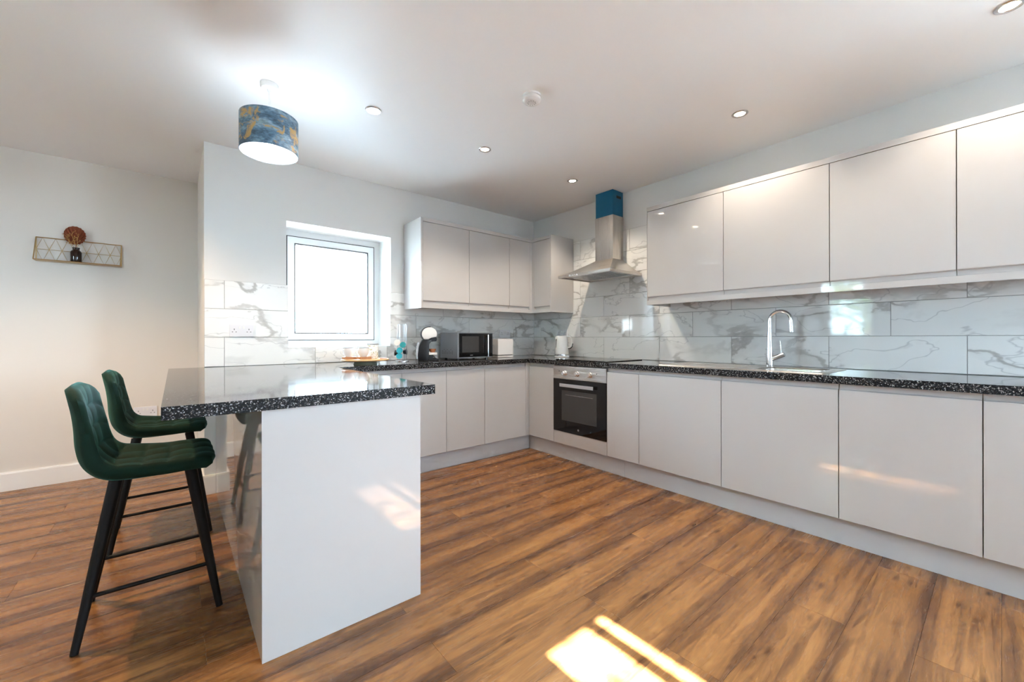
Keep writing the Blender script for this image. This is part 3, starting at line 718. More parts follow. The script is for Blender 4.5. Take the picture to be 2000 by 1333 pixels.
obj('waste', lathe(NB(), [(.04, 0), (.04, .003), (.03, .004), (.0001, .002)], (-.345, -2.74, .7455), 24), CHROME, e)

ty, tx = -2.548, -.12
e = empty('mixer_tap', (tx, ty, zt), 'chrome swan-neck mixer tap standing at the sink', 'tap')
o = obj('body', lathe(NB(), [(.026, 0), (.026, .004), (.023, .006), (.022, .05), (.019, .10), (.0165, .15), (.0125, .25), (.0001, .25)], (tx, ty, zt), 24), CHROME, e); auto_smooth(o)
zc = 1.217; rr = .0635
pts = [(tx, ty, zt + .24)] + [(tx, ty - rr + rr * math.cos(a), zc + rr * math.sin(a)) for a in [math.pi * k / 16 for k in range(17)]] + [(tx, ty - 2 * rr - .001, 1.19), (tx, ty - 2 * rr - .002, 1.165)]
auto_smooth(obj('spout', tube(NB(), pts, .0118, 14), CHROME, e))
auto_smooth(obj('nozzle', tube(NB(), [(tx, ty - 2 * rr - .002, 1.168), (tx, ty - 2 * rr - .003, 1.137)], .0135, 14), CHROME, e))
auto_smooth(obj('lever_joint', tube(NB(), [(tx, ty - .005, .948), (tx, ty - .088, .987)], .0165, 14), CHROME, e))
auto_smooth(obj('lever', tube(NB(), [(tx, ty - .07, .985), (tx, ty - .066, 1.04), (tx, ty - .062, 1.078)], [.0045, .0035, .003], 10), CHROME, e))

# ------------------------------------------------------------------ sockets
def socket(name, kind, a, z, label, wd=.146, wall='A', fixed=-TT):
    loc = (a, fixed, z) if wall == 'A' else (fixed, a, z)
    e = empty(name, loc, label, 'socket', 'white double wall sockets')
    def B(bm, p0, p1, d0, d1, q0, q1): return bx(bm, p0, p1, fixed - d1, fixed - d0, q0, q1) if wall == 'A' else bx(bm, fixed - d1, fixed - d0, p0, p1, q0, q1)
    obj('plate', B(NB(), a - wd / 2, a + wd / 2, .0003, .009, z - .043, z + .043), SOCKET, e, bevel=.002)
    for s in (-1, 1):
        obj('switch', B(NB(), a + s * .012 - .005, a + s * .012 + .005, .009, .012, z + .012, z + .030), WHITE, e)
        bm = NB(); B(bm, a + s * .045 - .002, a + s * .045 + .002, .0088, .0094, z + .004, z + .014)
        for t in (-1, 1): B(bm, a + s * .045 + t * .011 - .0035, a + s * .045 + t * .011 + .0035, .0088, .0094, z - .012, z - .008)
        obj('pin_holes', bm, DARK, e)
socket('wall_socket', 0, -2.933, 1.158, 'white double socket on the marble tiles left of the window')
socket('wall_socket', 0, -.456, 1.150, 'white double socket on the marble tiles above the toaster')
socket('wall_socket', 0, -.475, 1.148, 'white double socket on the marble tiles behind the kettle', wall='B')
socket('wall_socket', 0, -3.50, .485, 'white double socket low on the wall behind the far stool', fixed=YL)

# ------------------------------------------------------------------ ceiling fittings
def spot(name, loc, watts, ang, blend, col, parent):
    d = bpy.data.lights.new(name, 'SPOT'); d.energy = watts; d.spot_size = R(ang); d.spot_blend = blend; d.color = col; d.shadow_soft_size = .025
    o = bpy.data.objects.new(name, d); COL.objects.link(o); o.parent = parent; o.location = loc
def downlight(x, y, label, watts=SPOT_W, col=(1.0, .84, .66)):
    e = empty('ceiling_downlight', (x, y, H), label, 'downlight', 'recessed ceiling downlights')
    auto_smooth(obj('bezel', lathe(NB(), [(.028, -.001), (.031, -.005), (.042, -.006), (.046, -.003), (.046, -.0003), (.028, -.0003), (.028, -.001)], (x, y, H), 32, close=False), SATIN, e))
    obj('lamp', lathe(NB(), [(.0275, -.0005), (.0275, -.0025), (.0001, -.0028)], (x, y, H), 24), WARM, e)
    spot('downlight_beam', (0, 0, -.012), watts, 125, .55, col, e)
downlight(-2.38, -1.141, 'white downlight in the ceiling nearest the lampshade')
downlight(-1.556, -1.156, 'chrome downlight between the smoke alarm and the window wall cabinets', 22)
downlight(-.608, -1.162, 'small lit downlight just above the cooker hood', 19)
downlight(-.615, -2.546, 'lit downlight above the second sink wall cabinet')
downlight(-.62, -3.604, 'lit downlight in the top right corner of the picture', 13)
downlight(-4.0, -.6, 'downlight over the seating side, outside the picture', 56, (1.0, .66, .36))
downlight(-5.2, -.6, 'downlight over the far seating side, outside the picture')
downlight(-4.0, -4.6, 'downlight over the dining side, outside the picture')
downlight(-2.2, -4.6, 'downlight behind the camera, outside the picture')

e = empty('smoke_alarm', (-1.735, -1.862, H), 'round white smoke alarm on the ceiling', 'smoke alarm')
auto_smooth(obj('base', lathe(NB(), [(.053, -.0003), (.053, -.010), (.049, -.012), (.0001, -.012)], (-1.735, -1.862, H), 40), WHITE, e))
auto_smooth(obj('cover', lathe(NB(), [(.047, -.0121), (.052, -.017), (.052, -.030), (.046, -.037), (.032, -.041), (.0001, -.042)], (-1.735, -1.862, H), 40), WHITE, e))
bm = NB()
for k in range(10):
    a = k * .628; bx(bm, -1.735 + .022 * math.cos(a) - .002, -1.735 + .022 * math.cos(a) + .002, -1.862 + .022 * math.sin(a) - .002, -1.862 + .022 * math.sin(a) + .002, H - .0428, H - .0412)
obj('vents', bm, GREYRIM, e)

# pendant
px, py = -2.912, -1.026; ZT, ZB, PR = 2.300, 2.108, .140
e = empty('pendant_lamp', (px, py, ZB), 'pendant lamp with blue and gold drum shade over the breakfast bar', 'pendant lamp')
auto_smooth(obj('ceiling_rose', lathe(NB(), [(.044, H - .0004 - ZB), (.044, H - .018 - ZB), (.038, H - .026 - ZB), (.012, H - .030 - ZB), (.006, H - .045 - ZB), (.0001, H - .045 - ZB)], (px, py, ZB), 32), WHITE, e))
obj('cable', tube(NB(), [(px, py, H - .04), (px, py, ZT - .03)], .0035, 8), WHITE, e)
obj('bulb_holder', lathe(NB(), [(.016, 0), (.019, .03), (.016, .055), (.006, .06), (.0001, .06)], (px, py, ZT - .075), 16), WHITE, e)
bm = NB()
for k in range(3):
    a = 2.094 * k; tube(bm, [(px + .015 * math.cos(a), py + .015 * math.sin(a), ZT - .05), (px + (PR - .004) * math.cos(a), py + (PR - .004) * math.sin(a), ZT - .012)], .0014, 6)
obj('shade_ring', bm, WHITE, e)
sh = obj('lamp_shade', lathe(NB(), [(PR - .0015, 0), (PR, 0), (PR, ZT - ZB), (PR - .0015, ZT - ZB), (PR - .0015, 0)], (px, py, ZB), 64, close=False), SHADEP, e); auto_smooth(sh)
o = obj('lining', lathe(NB(), [(PR - .0022, .001), (PR - .0017, .001), (PR - .0017, ZT - ZB - .001), (PR - .0022, ZT - ZB - .001), (PR - .0022, .001)], (px, py, ZB), 64, close=False), LINING, sh); auto_smooth(o)
auto_smooth(obj('bulb', lathe(NB(), [(.0001, -.045), (.018, -.042), (.029, -.025), (.032, -.005), (.028, .018), (.018, .036), (.014, .045), (.0001, .045)], (px, py, 2.205), 24), BULB, e))

# ------------------------------------------------------------------ wire shelf with vase
e = empty('wire_shelf', (-3.87, YL, 1.67), 'brass wire wall shelf with triangle lattice back', 'shelf')
xa, xb_, yb_, yf, z0, z1 = -4.104, -3.645, YL - .008, YL - .095, 1.684, 1.860
bm = NB()
for q in (((xa, yb_, z0), (xa, yb_, z1)), ((xb_, yb_, z0), (xb_, yb_, z1)), ((xa, yb_, z1), (xb_, yb_, z1)), ((xa, yb_, z0), (xb_, yb_, z0)), ((xa, yf, z0), (xb_, yf, z0)), ((xa, yf, z0), (xa, yb_, z1)), ((xb_, yf, z0), (xb_, yb_, z1)), ((xa, yf, z0), (xa, yb_, z0)), ((xb_, yf, z0), (xb_, yb_, z0))): tube(bm, q, .0035, 6)
obj('frame', bm, GOLD, e)
nx = 7; st = (xb_ - xa) / nx; zm = (z0 + z1) / 2
obj('lattice_wire', tube(NB(), [(xa, yb_, zm), (xb_, yb_, zm)], .0018, 6), GOLD, e)
for k in range(nx):
    for pts in ([(xa + k * st, yb_, zm), (xa + (k + .5) * st, yb_, z1), (xa + (k + 1) * st, yb_, zm)], [(xa + k * st, yb_, zm), (xa + (k + .5) * st, yb_, z0), (xa + (k + 1) * st, yb_, zm)]):
        obj('lattice_wire', tube(NB(), pts, .0018, 6), GOLD, e)
obj('shelf_plate', box(xa, xb_, yf, yb_, z0 - .003, z0), GOLD, e)
vx, vy, vz = -3.894, YL - .05, z0 + .0004
e = empty('bottle_vase', (vx, vy, vz), 'dark amber glass bottle vase on the wire shelf', 'vase')
auto_smooth(obj('glass_body', lathe(NB(), [(.0001, 0), (.029, 0), (.031, .004), (.031, .078), (.028, .088), (.020, .095), (.019, .108), (.021, .110), (.021, .116), (.016, .116), (.015, .10), (.0001, .10)], (vx, vy, vz), 28), AMBER, e), 50)
# dried round leaf: pleated fan disc with thickness
bm = NB(); n = 40; cz = vz + .205; cxl = vx - .008
rim = []; rim2 = []
for k in range(n):
    a = 2 * math.pi * k / n
    rad = .062 * (1 + .10 * math.sin(a) - .06 * math.cos(2 * a)) * (1.04 if k % 2 else .98)
    dy = (.006 if k % 2 else -.004)
    rim.append(bm.verts.new((cxl + rad * math.cos(a), vy + .012 + dy, cz + rad * 1.06 * math.sin(a))))
    rim2.append(bm.verts.new((cxl + rad * math.cos(a), vy + .0145 + dy, cz + rad * 1.06 * math.sin(a))))
c0 = bm.verts.new((cxl + .006, vy + .004, cz - .045)); c1_ = bm.verts.new((cxl + .006, vy + .0075, cz - .045))
for k in range(n):
    bm.faces.new((c0, rim[k], rim[(k + 1) % n])); bm.faces.new((c1_, rim2[(k + 1) % n], rim2[k])); bm.faces.new((rim[k], rim2[k], rim2[(k + 1) % n], rim[(k + 1) % n]))
bmesh.ops.recalc_face_normals(bm, faces=bm.faces)
e = empty('dried_palm_leaf', (vx, vy, vz + .1), 'round rust-brown dried leaf standing in the amber vase', 'dried leaf')
obj('blade', bm, LEAF, e); obj('stem', tube(NB(), [(vx, vy, vz + .101), (cxl + .006, vy + .006, cz - .04)], .0022, 6), LEAF, e)
random.seed(3)
for i, (dx, dz, lab) in enumerate(((-.052, .095, 'straw-coloured dried sprig leaning left out of the amber vase'), (-.022, .115, 'straw-coloured dried sprig in the middle of the amber vase'), (.012, .105, 'upright straw-coloured dried sprig at the right of the amber vase'))):
    e = empty('dried_sprig', (vx, vy, vz + .1), lab, 'dried flower', 'dried sprigs in the amber vase')
    base = Vector((vx + .003 * i - .003, vy - .004, vz + .101)); tip = Vector((vx + dx, vy - .012, vz + .101 + dz))
    obj('stem', tube(NB(), [base, base.lerp(tip, .5) + Vector((0, -.003, .004)), tip], .0013, 5), SPRIG, e)
    bm = NB()
    for k in range(14):
        t = .3 + .7 * k / 13; p = base.lerp(tip, t); q = p + Vector((random.uniform(-.028, .022), random.uniform(-.012, .004), random.uniform(.004, .026)))
        tube(bm, [p, q], .0009, 4); bmesh.ops.create_icosphere(bm, subdivisions=1, radius=.003, matrix=Matrix.Translation(q))
    obj('florets', bm, SPRIG, e)

# ------------------------------------------------------------------ bar stools
def smoothstep(a, b, x): t = max(0, min(1, (x - a) / (b - a))); return t * t * (3 - 2 * t)
def stool_shell():
    ctrl = [(.204, .600), (.180, .621), (.11, .625), (.03, .620), (-.06, .617), (-.112, .625), (-.146, .655), (-.164, .706), (-.174, .765), (-.184, .823), (-.194, .878), (-.202, .922)]
    P = [Vector((a, 0, b)) for a, b in ctrl]
    def cr(i, t):
        p0, p1, p2, p3 = P[max(i - 1, 0)], P[i], P[min(i + 1, len(P) - 1)], P[min(i + 2, len(P) - 1)]
        return .5 * ((2 * p1) + (-p0 + p2) * t + (2 * p0 - 5 * p1 + 4 * p2 - p3) * t * t + (-p0 + 3 * p1 - 3 * p2 + p3) * t ** 3)
    dense = [cr(i, k / 12) for i in range(len(P) - 1) for k in range(12)] + [P[-1]]
    cum = [0]
    for a, b in zip(dense, dense[1:]): cum.append(cum[-1] + (b - a).length)
    L = cum[-1]
    def at(s):
        s = max(0, min(1, s)) * L
        for i in range(len(cum) - 1):
            if cum[i + 1] >= s:
                t = (s - cum[i]) / max(1e-9, cum[i + 1] - cum[i]); p = dense[i].lerp(dense[i + 1], t); d = (dense[min(i + 2, len(dense) - 1)] - dense[max(i - 1, 0)]).normalized()
                return p, Vector((-d.z, 0, d.x)) * -1
        return dense[-1], Vector((1, 0, 0))
    return at
SH_AT = stool_shell()
NU, NV, SPLIT = 72, 32, 38
def shell_pt(iu, iv, outer):
    v = -1 + 2 * iv / NV; u = iu / NU
    lo = .05 * abs(v) ** 5; hi = 1 - .085 * abs(v) ** 4.5
    s = lo + (hi - lo) * u
    p, nrm = SH_AT(s)
    up = nrm if nrm.z > 0 or nrm.x > 0 else -nrm
    bend = math.exp(-((u - .50) / .20) ** 2)
    hw = .196 + .012 * bend - .012 * smoothstep(.7, 1, u)
    y = hw * v
    th = .059 - .010 * abs(v) ** 3 - .018 * smoothstep(.5, .9, u)
    lift = (.004 + .020 * bend + .016 * smoothstep(.5, .8, u)) * abs(v) ** 3
    rows, cols = 8, 4
    a = abs(math.sin(math.pi * rows * u)) ** .45; b = abs(math.sin(math.pi * cols * (v * .47 + .5))) ** .45
    puff = .011 * a * b * (1 - abs(v) ** 8)
    if outer: q = p + up * (lift * .95 - th)
    else: q = p + up * (lift + puff - .004)
    return Vector((q.x, y, q.z)), up
def shell_bm(u0, u1, cap0, cap1):
    bm = NB()
    IN = {}; OUT = {}; RIM = {}
    for iu in range(u0, u1 + 1):
        for iv in range(NV + 1):
            IN[iu, iv] = bm.verts.new(shell_pt(iu, iv, False)[0]); OUT[iu, iv] = bm.verts.new(shell_pt(iu, iv, True)[0])
    for iu in range(u0, u1):
        for iv in range(NV):
            bm.faces.new((IN[iu, iv], IN[iu + 1, iv], IN[iu + 1, iv + 1], IN[iu, iv + 1])); bm.faces.new((OUT[iu, iv], OUT[iu, iv + 1], OUT[iu + 1, iv + 1], OUT[iu + 1, iv]))
    def rimv(key, outd):
        if key not in RIM: RIM[key] = bm.verts.new((IN[key].co + OUT[key].co) / 2 + outd)
        return RIM[key]
    def strip(keys, outs):
        for (a, oa), (b, ob) in zip(zip(keys, outs), zip(keys[1:], outs[1:])):
            ra, rb = rimv(a, oa), rimv(b, ob)
            bm.faces.new((IN[a], IN[b], rb, ra)); bm.faces.new((ra, rb, OUT[b], OUT[a]))
    def od(iu, iv):
        v = Vector((0, 0, 0))
        if iv == 0: v += Vector((0, -.012, 0))
        if iv == NV: v += Vector((0, .012, 0))
        if iu == 0: v += Vector((.012, 0, -.004))
        if iu == NU: v += Vector((-.003, 0, .012))
        return v
    for iv in (0, NV): ks = [(iu, iv) for iu in range(u0, u1 + 1)]; strip(ks, [od(*k) for k in ks])
    for iu, c in ((u0, cap0), (u1, cap1)):
        ks = [(iu, iv) for iv in range(NV + 1)]; strip(ks, [od(*k) for k in ks])
    bmesh.ops.recalc_face_normals(bm, faces=bm.faces); return bm
def make_stool(x, y, label):
    e = empty('bar_stool', (0, 0, 0), label, 'bar stool', 'green velvet bar stools at the breakfast bar')
    SP = int(NU * 4.5 / 8)
    auto_smooth(obj('seat', shell_bm(0, SP, 1, 0), VELVET, e), 75); auto_smooth(obj('backrest', shell_bm(SP, NU, 0, 1), VELVET, e), 75)
    obj('seat_bracket', box(-.075, .085, -.05, .05, .560, .574), LEG, e, bevel=.003)
    for sx, fx in ((-1, -.203), (1, .208)):
        for sy in (-1, 1):
            topx = -.105 if sx < 0 else .118
            auto_smooth(obj('leg', tube(NB(), [(topx, sy * .098, .562), (topx + (fx - topx) * .45, sy * (.098 + .092 * .45), .31), (fx, sy * .19, .001)], [.0205, .018, .0115], 16), LEG, e), 50)
    t = (.562 - .175) / .561
    xr, xf, yy = -.105 - .098 * t, .118 + .09 * t, .098 + .092 * t
    bm = tube(NB(), [(xr, -yy, .175), (xf - .02, -yy, .175), (xf - .006, -yy + .004, .175), (xf, -yy + .02, .175), (xf, yy - .02, .175), (xf - .006, yy - .004, .175), (xf - .02, yy, .175), (xr, yy, .175)], .0075, 10)
    auto_smooth(obj('foot_rail', bm, LEG, e))
    e.location = (x, y, 0); return e
st1 = make_stool(-3.380, -1.333, 'green velvet bar stool nearest the camera')
st2 = st1.copy(); COL.objects.link(st2); st2.location = (-3.366, -.505, 0)
for ch in list(st1.children):
    c = ch.copy(); COL.objects.link(c); c.parent = st2
st2['label'] = 'green velvet bar stool farther away, tucked under the breakfast bar'

# ------------------------------------------------------------------ things on the window-wall worktop
zt = ZW + .0004
# cake stand board
cx, cy = -2.165, -.405
e = empty('serving_stand', (cx, cy, zt), 'round pale wooden footed serving board holding cups', 'serving board')
o = obj('foot', lathe(NB(), [(.0001, 0), (.088, 0), (.084, .012), (.082, .026), (.0001, .026)], (cx, cy, zt), 40), DARKWOOD, e); auto_smooth(o)
o = obj('board', lathe(NB(), [(.0001, .0262), (.165, .0262), (.176, .030), (.178, .036), (.174, .041), (.0001, .041)], (cx, cy, zt), 56), BOARD, e); auto_smooth(o)
zb = zt + .0413
for i, (x, y, lab) in enumerate(((-2.285, -.40, 'small brown wooden block under the left white cup'), (-2.193, -.455, 'small brown wooden block under the right white cup'))):
    tag(obj('wooden_coaster', box(x - .043, x + .043, y - .04, y + .04, zb, zb + .019), BROWNWOOD, bevel=.002), lab, 'coaster', 'brown blocks on the serving board')
def cup(x, y, label):
    z = zb + .0194
    e = empty('coffee_cup', (x, y, z), label, 'cup', 'white cups on the serving board')
    o = obj('bowl', lathe(NB(), [(.0001, 0), (.024, 0), (.026, .006), (.037, .022), (.042, .045), (.042, .066), (.0405, .066), (.040, .046), (.034, .024), (.02, .010), (.0001, .009)], (x, y, z), 32), CERAMIC, e); auto_smooth(o, 60)
    obj('rim', lathe(NB(), [(.0395, .0655), (.0425, .0655), (.0425, .0695), (.0395, .0695), (.0395, .0655)], (x, y, z), 32, close=False), GREYRIM, e)
    pts = [(x - .040 - .020 * math.sin(a), y - .008, z + .036 + .018 * math.cos(a)) for a in [math.pi * k / 10 for k in range(11)]]
    auto_smooth(obj('handle', tube(NB(), pts, .0042, 8), CERAMIC, e))
cup(-2.290, -.40, 'left white cup with grey rim on the serving board')
cup(-2.198, -.455, 'right white cup with grey rim on the serving board')
e = empty('lidded_jar', (-2.108, -.40, zb), 'white leaf-patterned canister with grey lid on the serving board', 'jar')
auto_smooth(obj('body', lathe(NB(), [(.0001, 0), (.042, 0), (.044, .004), (.044, .108), (.041, .112), (.0001, .112)], (-2.108, -.40, zb), 36), LEAFPRINT, e))
auto_smooth(obj('lid', lathe(NB(), [(.0001, .1122), (.047, .1122), (.047, .119), (.03, .122), (.0001, .122)], (-2.108, -.40, zb), 36), GREYRIM, e))
tag(obj('sugar_sachet', box(-2.075, -2.03, -.50, -.47, zb, zb + .006), PINK, bevel=.002), 'small pink sachet lying on the serving board', 'sachet')
# clear glass tumbler
e = empty('glass_tumbler', (-2.0, -.2, zt), 'clear glass tumbler behind the serving board', 'glass')
GL2 = mat('clear_drinking_glass', (0.95, 0.97, 0.97), 0.02); GL2.node_tree.nodes['Principled BSDF'].inputs['Transmission Weight'].default_value = 1.0
auto_smooth(obj('wall', lathe(NB(), [(.0001, 0), (.03, 0), (.034, .1), (.0325, .1), (.0285, .006), (.0001, .006)], (-2.0, -.2, zt), 28), GL2, e))

# pod tower
cx, cy = -1.79, -.25
e = empty('pod_holder', (cx, cy, zt), 'chrome wire coffee pod holder with tall loops beside the window', 'pod holder')
auto_smooth(obj('base', lathe(NB(), [(.0001, 0), (.058, 0), (.058, .004), (.05, .008), (.0001, .009)], (cx, cy, zt), 32), SATIN, e))
for k in range(6):
    a = k * math.pi / 3 + .3; r0 = .038; d = .008
    ux, uy = math.cos(a), math.sin(a); wx, wy = -uy, ux
    pts = [(cx + ux * r0 + wx * d, cy + uy * r0 + wy * d, zt + .008), (cx + ux * r0 + wx * d, cy + uy * r0 + wy * d, zt + .31)] + [(cx + ux * r0 + wx * d * math.cos(b), cy + uy * r0 + wy * d * math.cos(b), zt + .31 + .014 * math.sin(b)) for b in (.6, 1.2, 1.57, 1.94, 2.54)] + [(cx + ux * r0 - wx * d, cy + uy * r0 - wy * d, zt + .31), (cx + ux * r0 - wx * d, cy + uy * r0 - wy * d, zt + .008)]
    auto_smooth(obj('wire_loop', tube(NB(), pts, .0012, 6), WIRE, e))
ux, uy = -math.sin(YAW), -math.cos(YAW)
rx, ry = math.cos(YAW), -math.sin(YAW)
for off, z, m_, lab in ((-.022, .165, PODWHITE, 'white coffee pod, upper left in the wire holder'), (.026, .145, PODTEAL, 'teal coffee pod, upper right in the wire holder'), (-.002, .098, PODCYAN, 'turquoise coffee pod in the middle of the wire holder'), (-.005, .05, PODCYAN, 'turquoise coffee pod lowest in the wire holder')):
    c = Vector((cx + ux * .073 + rx * off, cy + uy * .073 + ry * off, zt + z))
    bm = lathe(NB(), [(.0001, 0), (.0262, 0), (.0262, -.0012), (.0225, -.003), (.019, -.026), (.014, -.030), (.0001, -.030)], (0, 0, 0), 24)
    bmesh.ops.transform(bm, matrix=Matrix.Translation(c) @ Vector((ux, uy, .25)).to_track_quat('Z', 'Y').to_matrix().to_4x4(), verts=bm.verts)
    o = tag(obj('coffee_pod', bm, m_), lab, 'coffee pod', 'coffee pods in the wire holder'); auto_smooth(o)
for off, z, lab in ((.03, .085, 'dark coffee pod at the right side of the wire holder'), (-.034, .075, 'dark coffee pod at the left side of the wire holder')):
    c = Vector((cx + ux * .03 + rx * (off + math.copysign(.018, off)), cy + uy * .03 + ry * (off + math.copysign(.018, off)), zt + z))
    bm = lathe(NB(), [(.0001, 0), (.0262, 0), (.0262, -.0012), (.0225, -.003), (.019, -.026), (.014, -.030), (.0001, -.030)], (0, 0, 0), 24)
    bmesh.ops.transform(bm, matrix=Matrix.Translation(c) @ Vector((rx * (1 if off > 0 else -1), ry * (1 if off > 0 else -1), .1)).to_track_quat('Z', 'Y').to_matrix().to_4x4(), verts=bm.verts)
    o = tag(obj('coffee_pod', bm, BLACK), lab, 'coffee pod', 'coffee pods in the wire holder'); auto_smooth(o)

# coffee machine (side view towards the camera, spout to the right)
cx, cy = -1.555, -.27
e = empty('coffee_machine', (cx, cy, zt), 'black and white capsule coffee machine on the worktop', 'coffee machine')
# oriented along the view's right direction
ang = -YAW * .55
def mrot(bm): bmesh.ops.transform(bm, matrix=Matrix.Translation((cx, cy, zt)) @ Matrix.Rotation(ang, 4, 'Z'), verts=bm.verts); return bm
body = [(-.085, .0), (-.088, .05), (-.08, .12), (-.06, .165), (-.045, .19), (.03, .19), (.03, .17), (.012, .15), (.008, .075), (.008, .0)]
o = obj('body', mrot(extr(NB(), [(a, b) for a, b in body], 'y', -.045, .045)), BLACK, e, bevel=.006); auto_smooth(o)
o = obj('water_tank', mrot(extr(NB(), [(-.098, .02), (-.102, .10), (-.085, .165), (-.07, .165), (-.083, .12), (-.0895, .05), (-.0895, .02)], 'y', -.04, .04)), mat('pale_tank', (0.5, 0.52, 0.56), 0.15), e); auto_smooth(o)
head = [(-.042 + .0, .192)] + [(.012 + .068 * math.cos(a) * 1.0, .238 + .062 * math.sin(a)) for a in [math.pi * (1.22 - 1.30 * k / 18) for k in range(19)]] + [(.074, .212), (.03, .205), (.0, .192)]
o = obj('head', mrot(extr(NB(), head, 'y', -.05, .05)), WHITE, e, bevel=.008); auto_smooth(o)
ring = [(.012 + .075 * math.cos(a), .238 + .069 * math.sin(a)) for a in [math.pi * (1.3 - .85 * k / 14) for k in range(15)]]
ring += [(.012 + .067 * math.cos(a), .238 + .061 * math.sin(a)) for a in [math.pi * (.45 + .85 * k / 14) for k in range(15)]]
obj('head_band', mrot(extr(NB(), ring, 'y', -.046, .046)), BLACK, e)
o = obj('spout', mrot(extr(NB(), [(.012, .168), (.072, .172), (.08, .182), (.08, .204), (.072, .2115), (.03, .2045), (.012, .191)], 'y', -.03, .03)), BLACK, e, bevel=.004)
obj('cup_tray', mrot(bx(NB(), .0085, .082, -.045, .045, .052, .073)), WHITE, e, bevel=.003)
obj('tray_column', mrot(bx(NB(), .0085, .045, -.035, .035, .0, .0515)), BLACK, e)
obj('foot', mrot(bx(NB(), .0085, .095, -.05, .05, .0002, .012)), BLACK, e, bevel=.004)
bm = NB(); lathe(bm, [(.0001, 0), (.02, 0), (.03, .02), (.031, .031), (.029, .031), (.018, .004), (.0001, .004)], (.045, 0, .0735), 20); mrot(bm)
tag(obj('espresso_cup', bm, ORANGEPOD), 'small terracotta cup on the coffee machine tray', 'cup')
bm = tube(NB(), [(-1.50, -.235, zt + .02), (-1.455, -.25, zt + .012), (-1.42, -.22, zt + .006), (-1.385, -.15, zt + .006), (-1.36, -.06, zt + .006), (-1.36, -.02, zt + .03)], .0035, 8)
tag(obj('power_cord', bm, BLACK, smooth=True), 'black power cord between coffee machine and microwave', 'cord')

# microwave
mx0, mx1, my0, my1, mz0, mz1 = -1.312, -.908, -.385, -.075, zt + .012, 1.152
e = empty('microwave', ((mx0 + mx1) / 2, (my0 + my1) / 2, zt), 'silver microwave with dark glass door on the worktop', 'microwave')
obj('casing', box(mx0, mx1, my0 + .018, my1, mz0, mz1), SILVER, e, bevel=.003)
d = obj('door', box(mx0, mx1, my0, my0 + .0175, mz0, mz1), SILVER, e, bevel=.002)
obj('door_glass', box(mx0 + .018, mx1 - .001, my0 - .0012, my0 + .001, mz0 + .012, mz1 - .008), BLACKGLASS, d)
obj('viewing_window', box(mx0 + .05, mx0 + .24, my0 - .0022, my0 - .0010, mz0 + .055, mz1 - .035), OVENGLASS, d)
bm = tube(NB(), [(mx1 - .075, my0 - .03, mz0 + .015), (mx1 - .075, my0 - .03, mz1 - .02)], .0065, 12)
for z in (mz0 + .03, mz1 - .035): tube(bm, [(mx1 - .075, my0 - .03, z), (mx1 - .075, my0, z)], .005, 8)
obj('handle', bm, CHROME, d)
obj('badge', box(mx0 + .14, mx0 + .17, my0 - .0022, my0 - .0010, mz0 + .026, mz0 + .031), SATIN, d)
bm = NB()
for r_ in range(4):
    for k in range(7):
        if (k + r_) % 2 == 0 or r_ < 2: bx(bm, mx0 - .0006, mx0 + .001, my1 - .04 - k * .03 - .008, my1 - .04 - k * .03, mz0 + .04 + r_ * .012, mz0 + .046 + r_ * .012)
obj('side_vents', bm, DARK, e)
for fx in (mx0 + .04, mx1 - .04):
    for fy in (my0 + .05, my1 - .04): obj('foot', lathe(NB(), [(.0001, 0), (.012, 0), (.012, .0118), (.0001, .0118)], (fx, fy, zt), 12), BLACK, e)

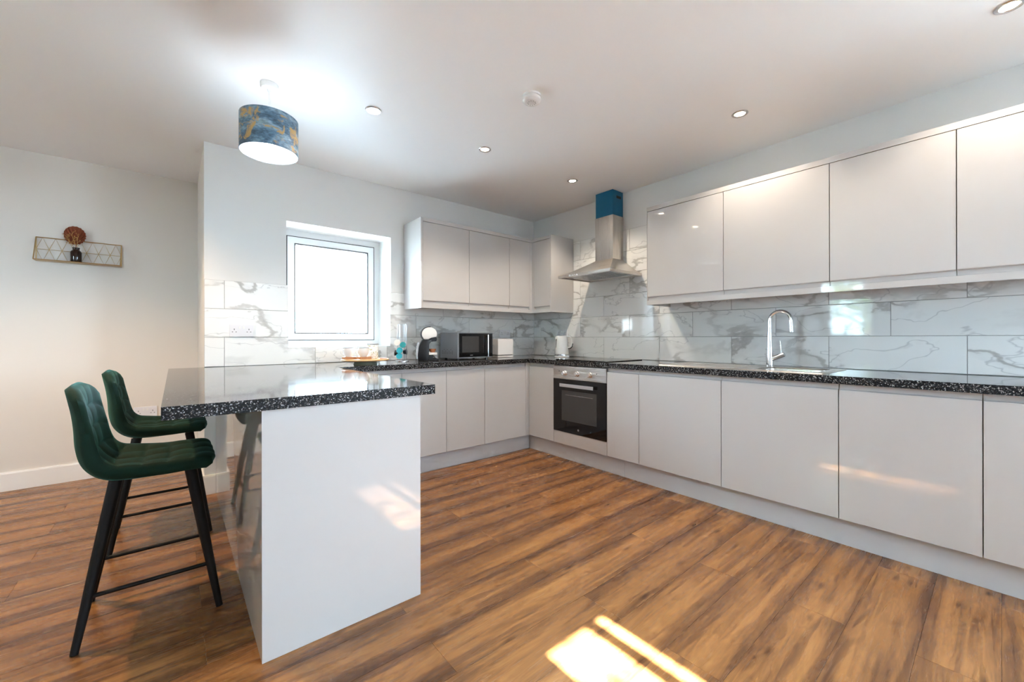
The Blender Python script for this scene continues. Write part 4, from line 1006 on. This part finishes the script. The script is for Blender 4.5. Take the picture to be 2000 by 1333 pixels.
# toaster
tx0, tx1, ty0, ty1 = -.775, -.575, -.30, -.13
e = empty('toaster', (-.675, -.215, zt), 'boxy white toaster with chrome base beside the microwave', 'toaster')
obj('body', box(tx0, tx1, ty0, ty1, zt + .030, 1.092), WHITE, e, bevel=.012)
obj('chrome_band', box(tx0 - .001, tx1 + .001, ty0 - .001, ty1 + .001, zt + .020, zt + .0295), CHROME, e, bevel=.002)
obj('base', box(tx0, tx1, ty0, ty1, zt + .0025, zt + .0195), WHITE, e, bevel=.003)
for y in (-.26, -.185): obj('slot', box(tx0 + .03, tx1 - .03, y - .012, y + .012, 1.0918, 1.0926), DARK, e)
obj('lever', box(tx0 - .022, tx0 - .0002, -.225, -.195, zt + .12, zt + .132), CHROME, e, bevel=.002)

# kettle
kx, ky = -.2, -.645
e = empty('electric_kettle', (kx, ky, zt), 'white electric kettle with chrome base in the corner', 'kettle')
auto_smooth(obj('power_base', lathe(NB(), [(.0001, 0), (.078, 0), (.079, .008), (.072, .015), (.0001, .016)], (kx, ky, zt), 36), WHITE, e))
auto_smooth(obj('chrome_band', lathe(NB(), [(.070, .0162), (.073, .018), (.073, .032), (.070, .034), (.0001, .034)], (kx, ky, zt), 36), CHROME, e))
auto_smooth(obj('body', lathe(NB(), [(.0001, .0342), (.071, .0342), (.070, .08), (.064, .17), (.058, .215), (.052, .222), (.0001, .226)], (kx, ky, zt), 40), WHITE, e))
hx_, hy_ = .30, -.954
pts = [(kx + hx_ * r_, ky + hy_ * r_, zt + z) for r_, z in ((.052, .216), (.075, .222), (.098, .215), (.112, .19), (.116, .15), (.108, .118), (.09, .103), (.064, .10))]
auto_smooth(obj('handle', tube(NB(), pts, [.009, .010, .010, .010, .010, .010, .010, .009], 12), WHITE, e))
obj('handle_grip', tube(NB(), [(kx + hx_ * r_, ky + hy_ * r_, zt + z) for r_, z in ((.124, .145), (.119, .112), (.100, .094), (.075, .090))], .005, 8), BLACK, e)
wx_, wy_ = -.93, -.36
bm = tube(NB(), [(kx - .062, ky + .018, zt + .10), (kx - .058, ky + .018, zt + .19)], .0055, 8); obj('water_gauge', bm, DARK, e)
bm = NB(); extr(bm, [(kx - .006 - .0, ky + .0), (kx - .03, ky + .068), (kx + .02, ky + .07)], 'z', zt + .19, zt + .215); obj('spout_lip', bm, WHITE, e)
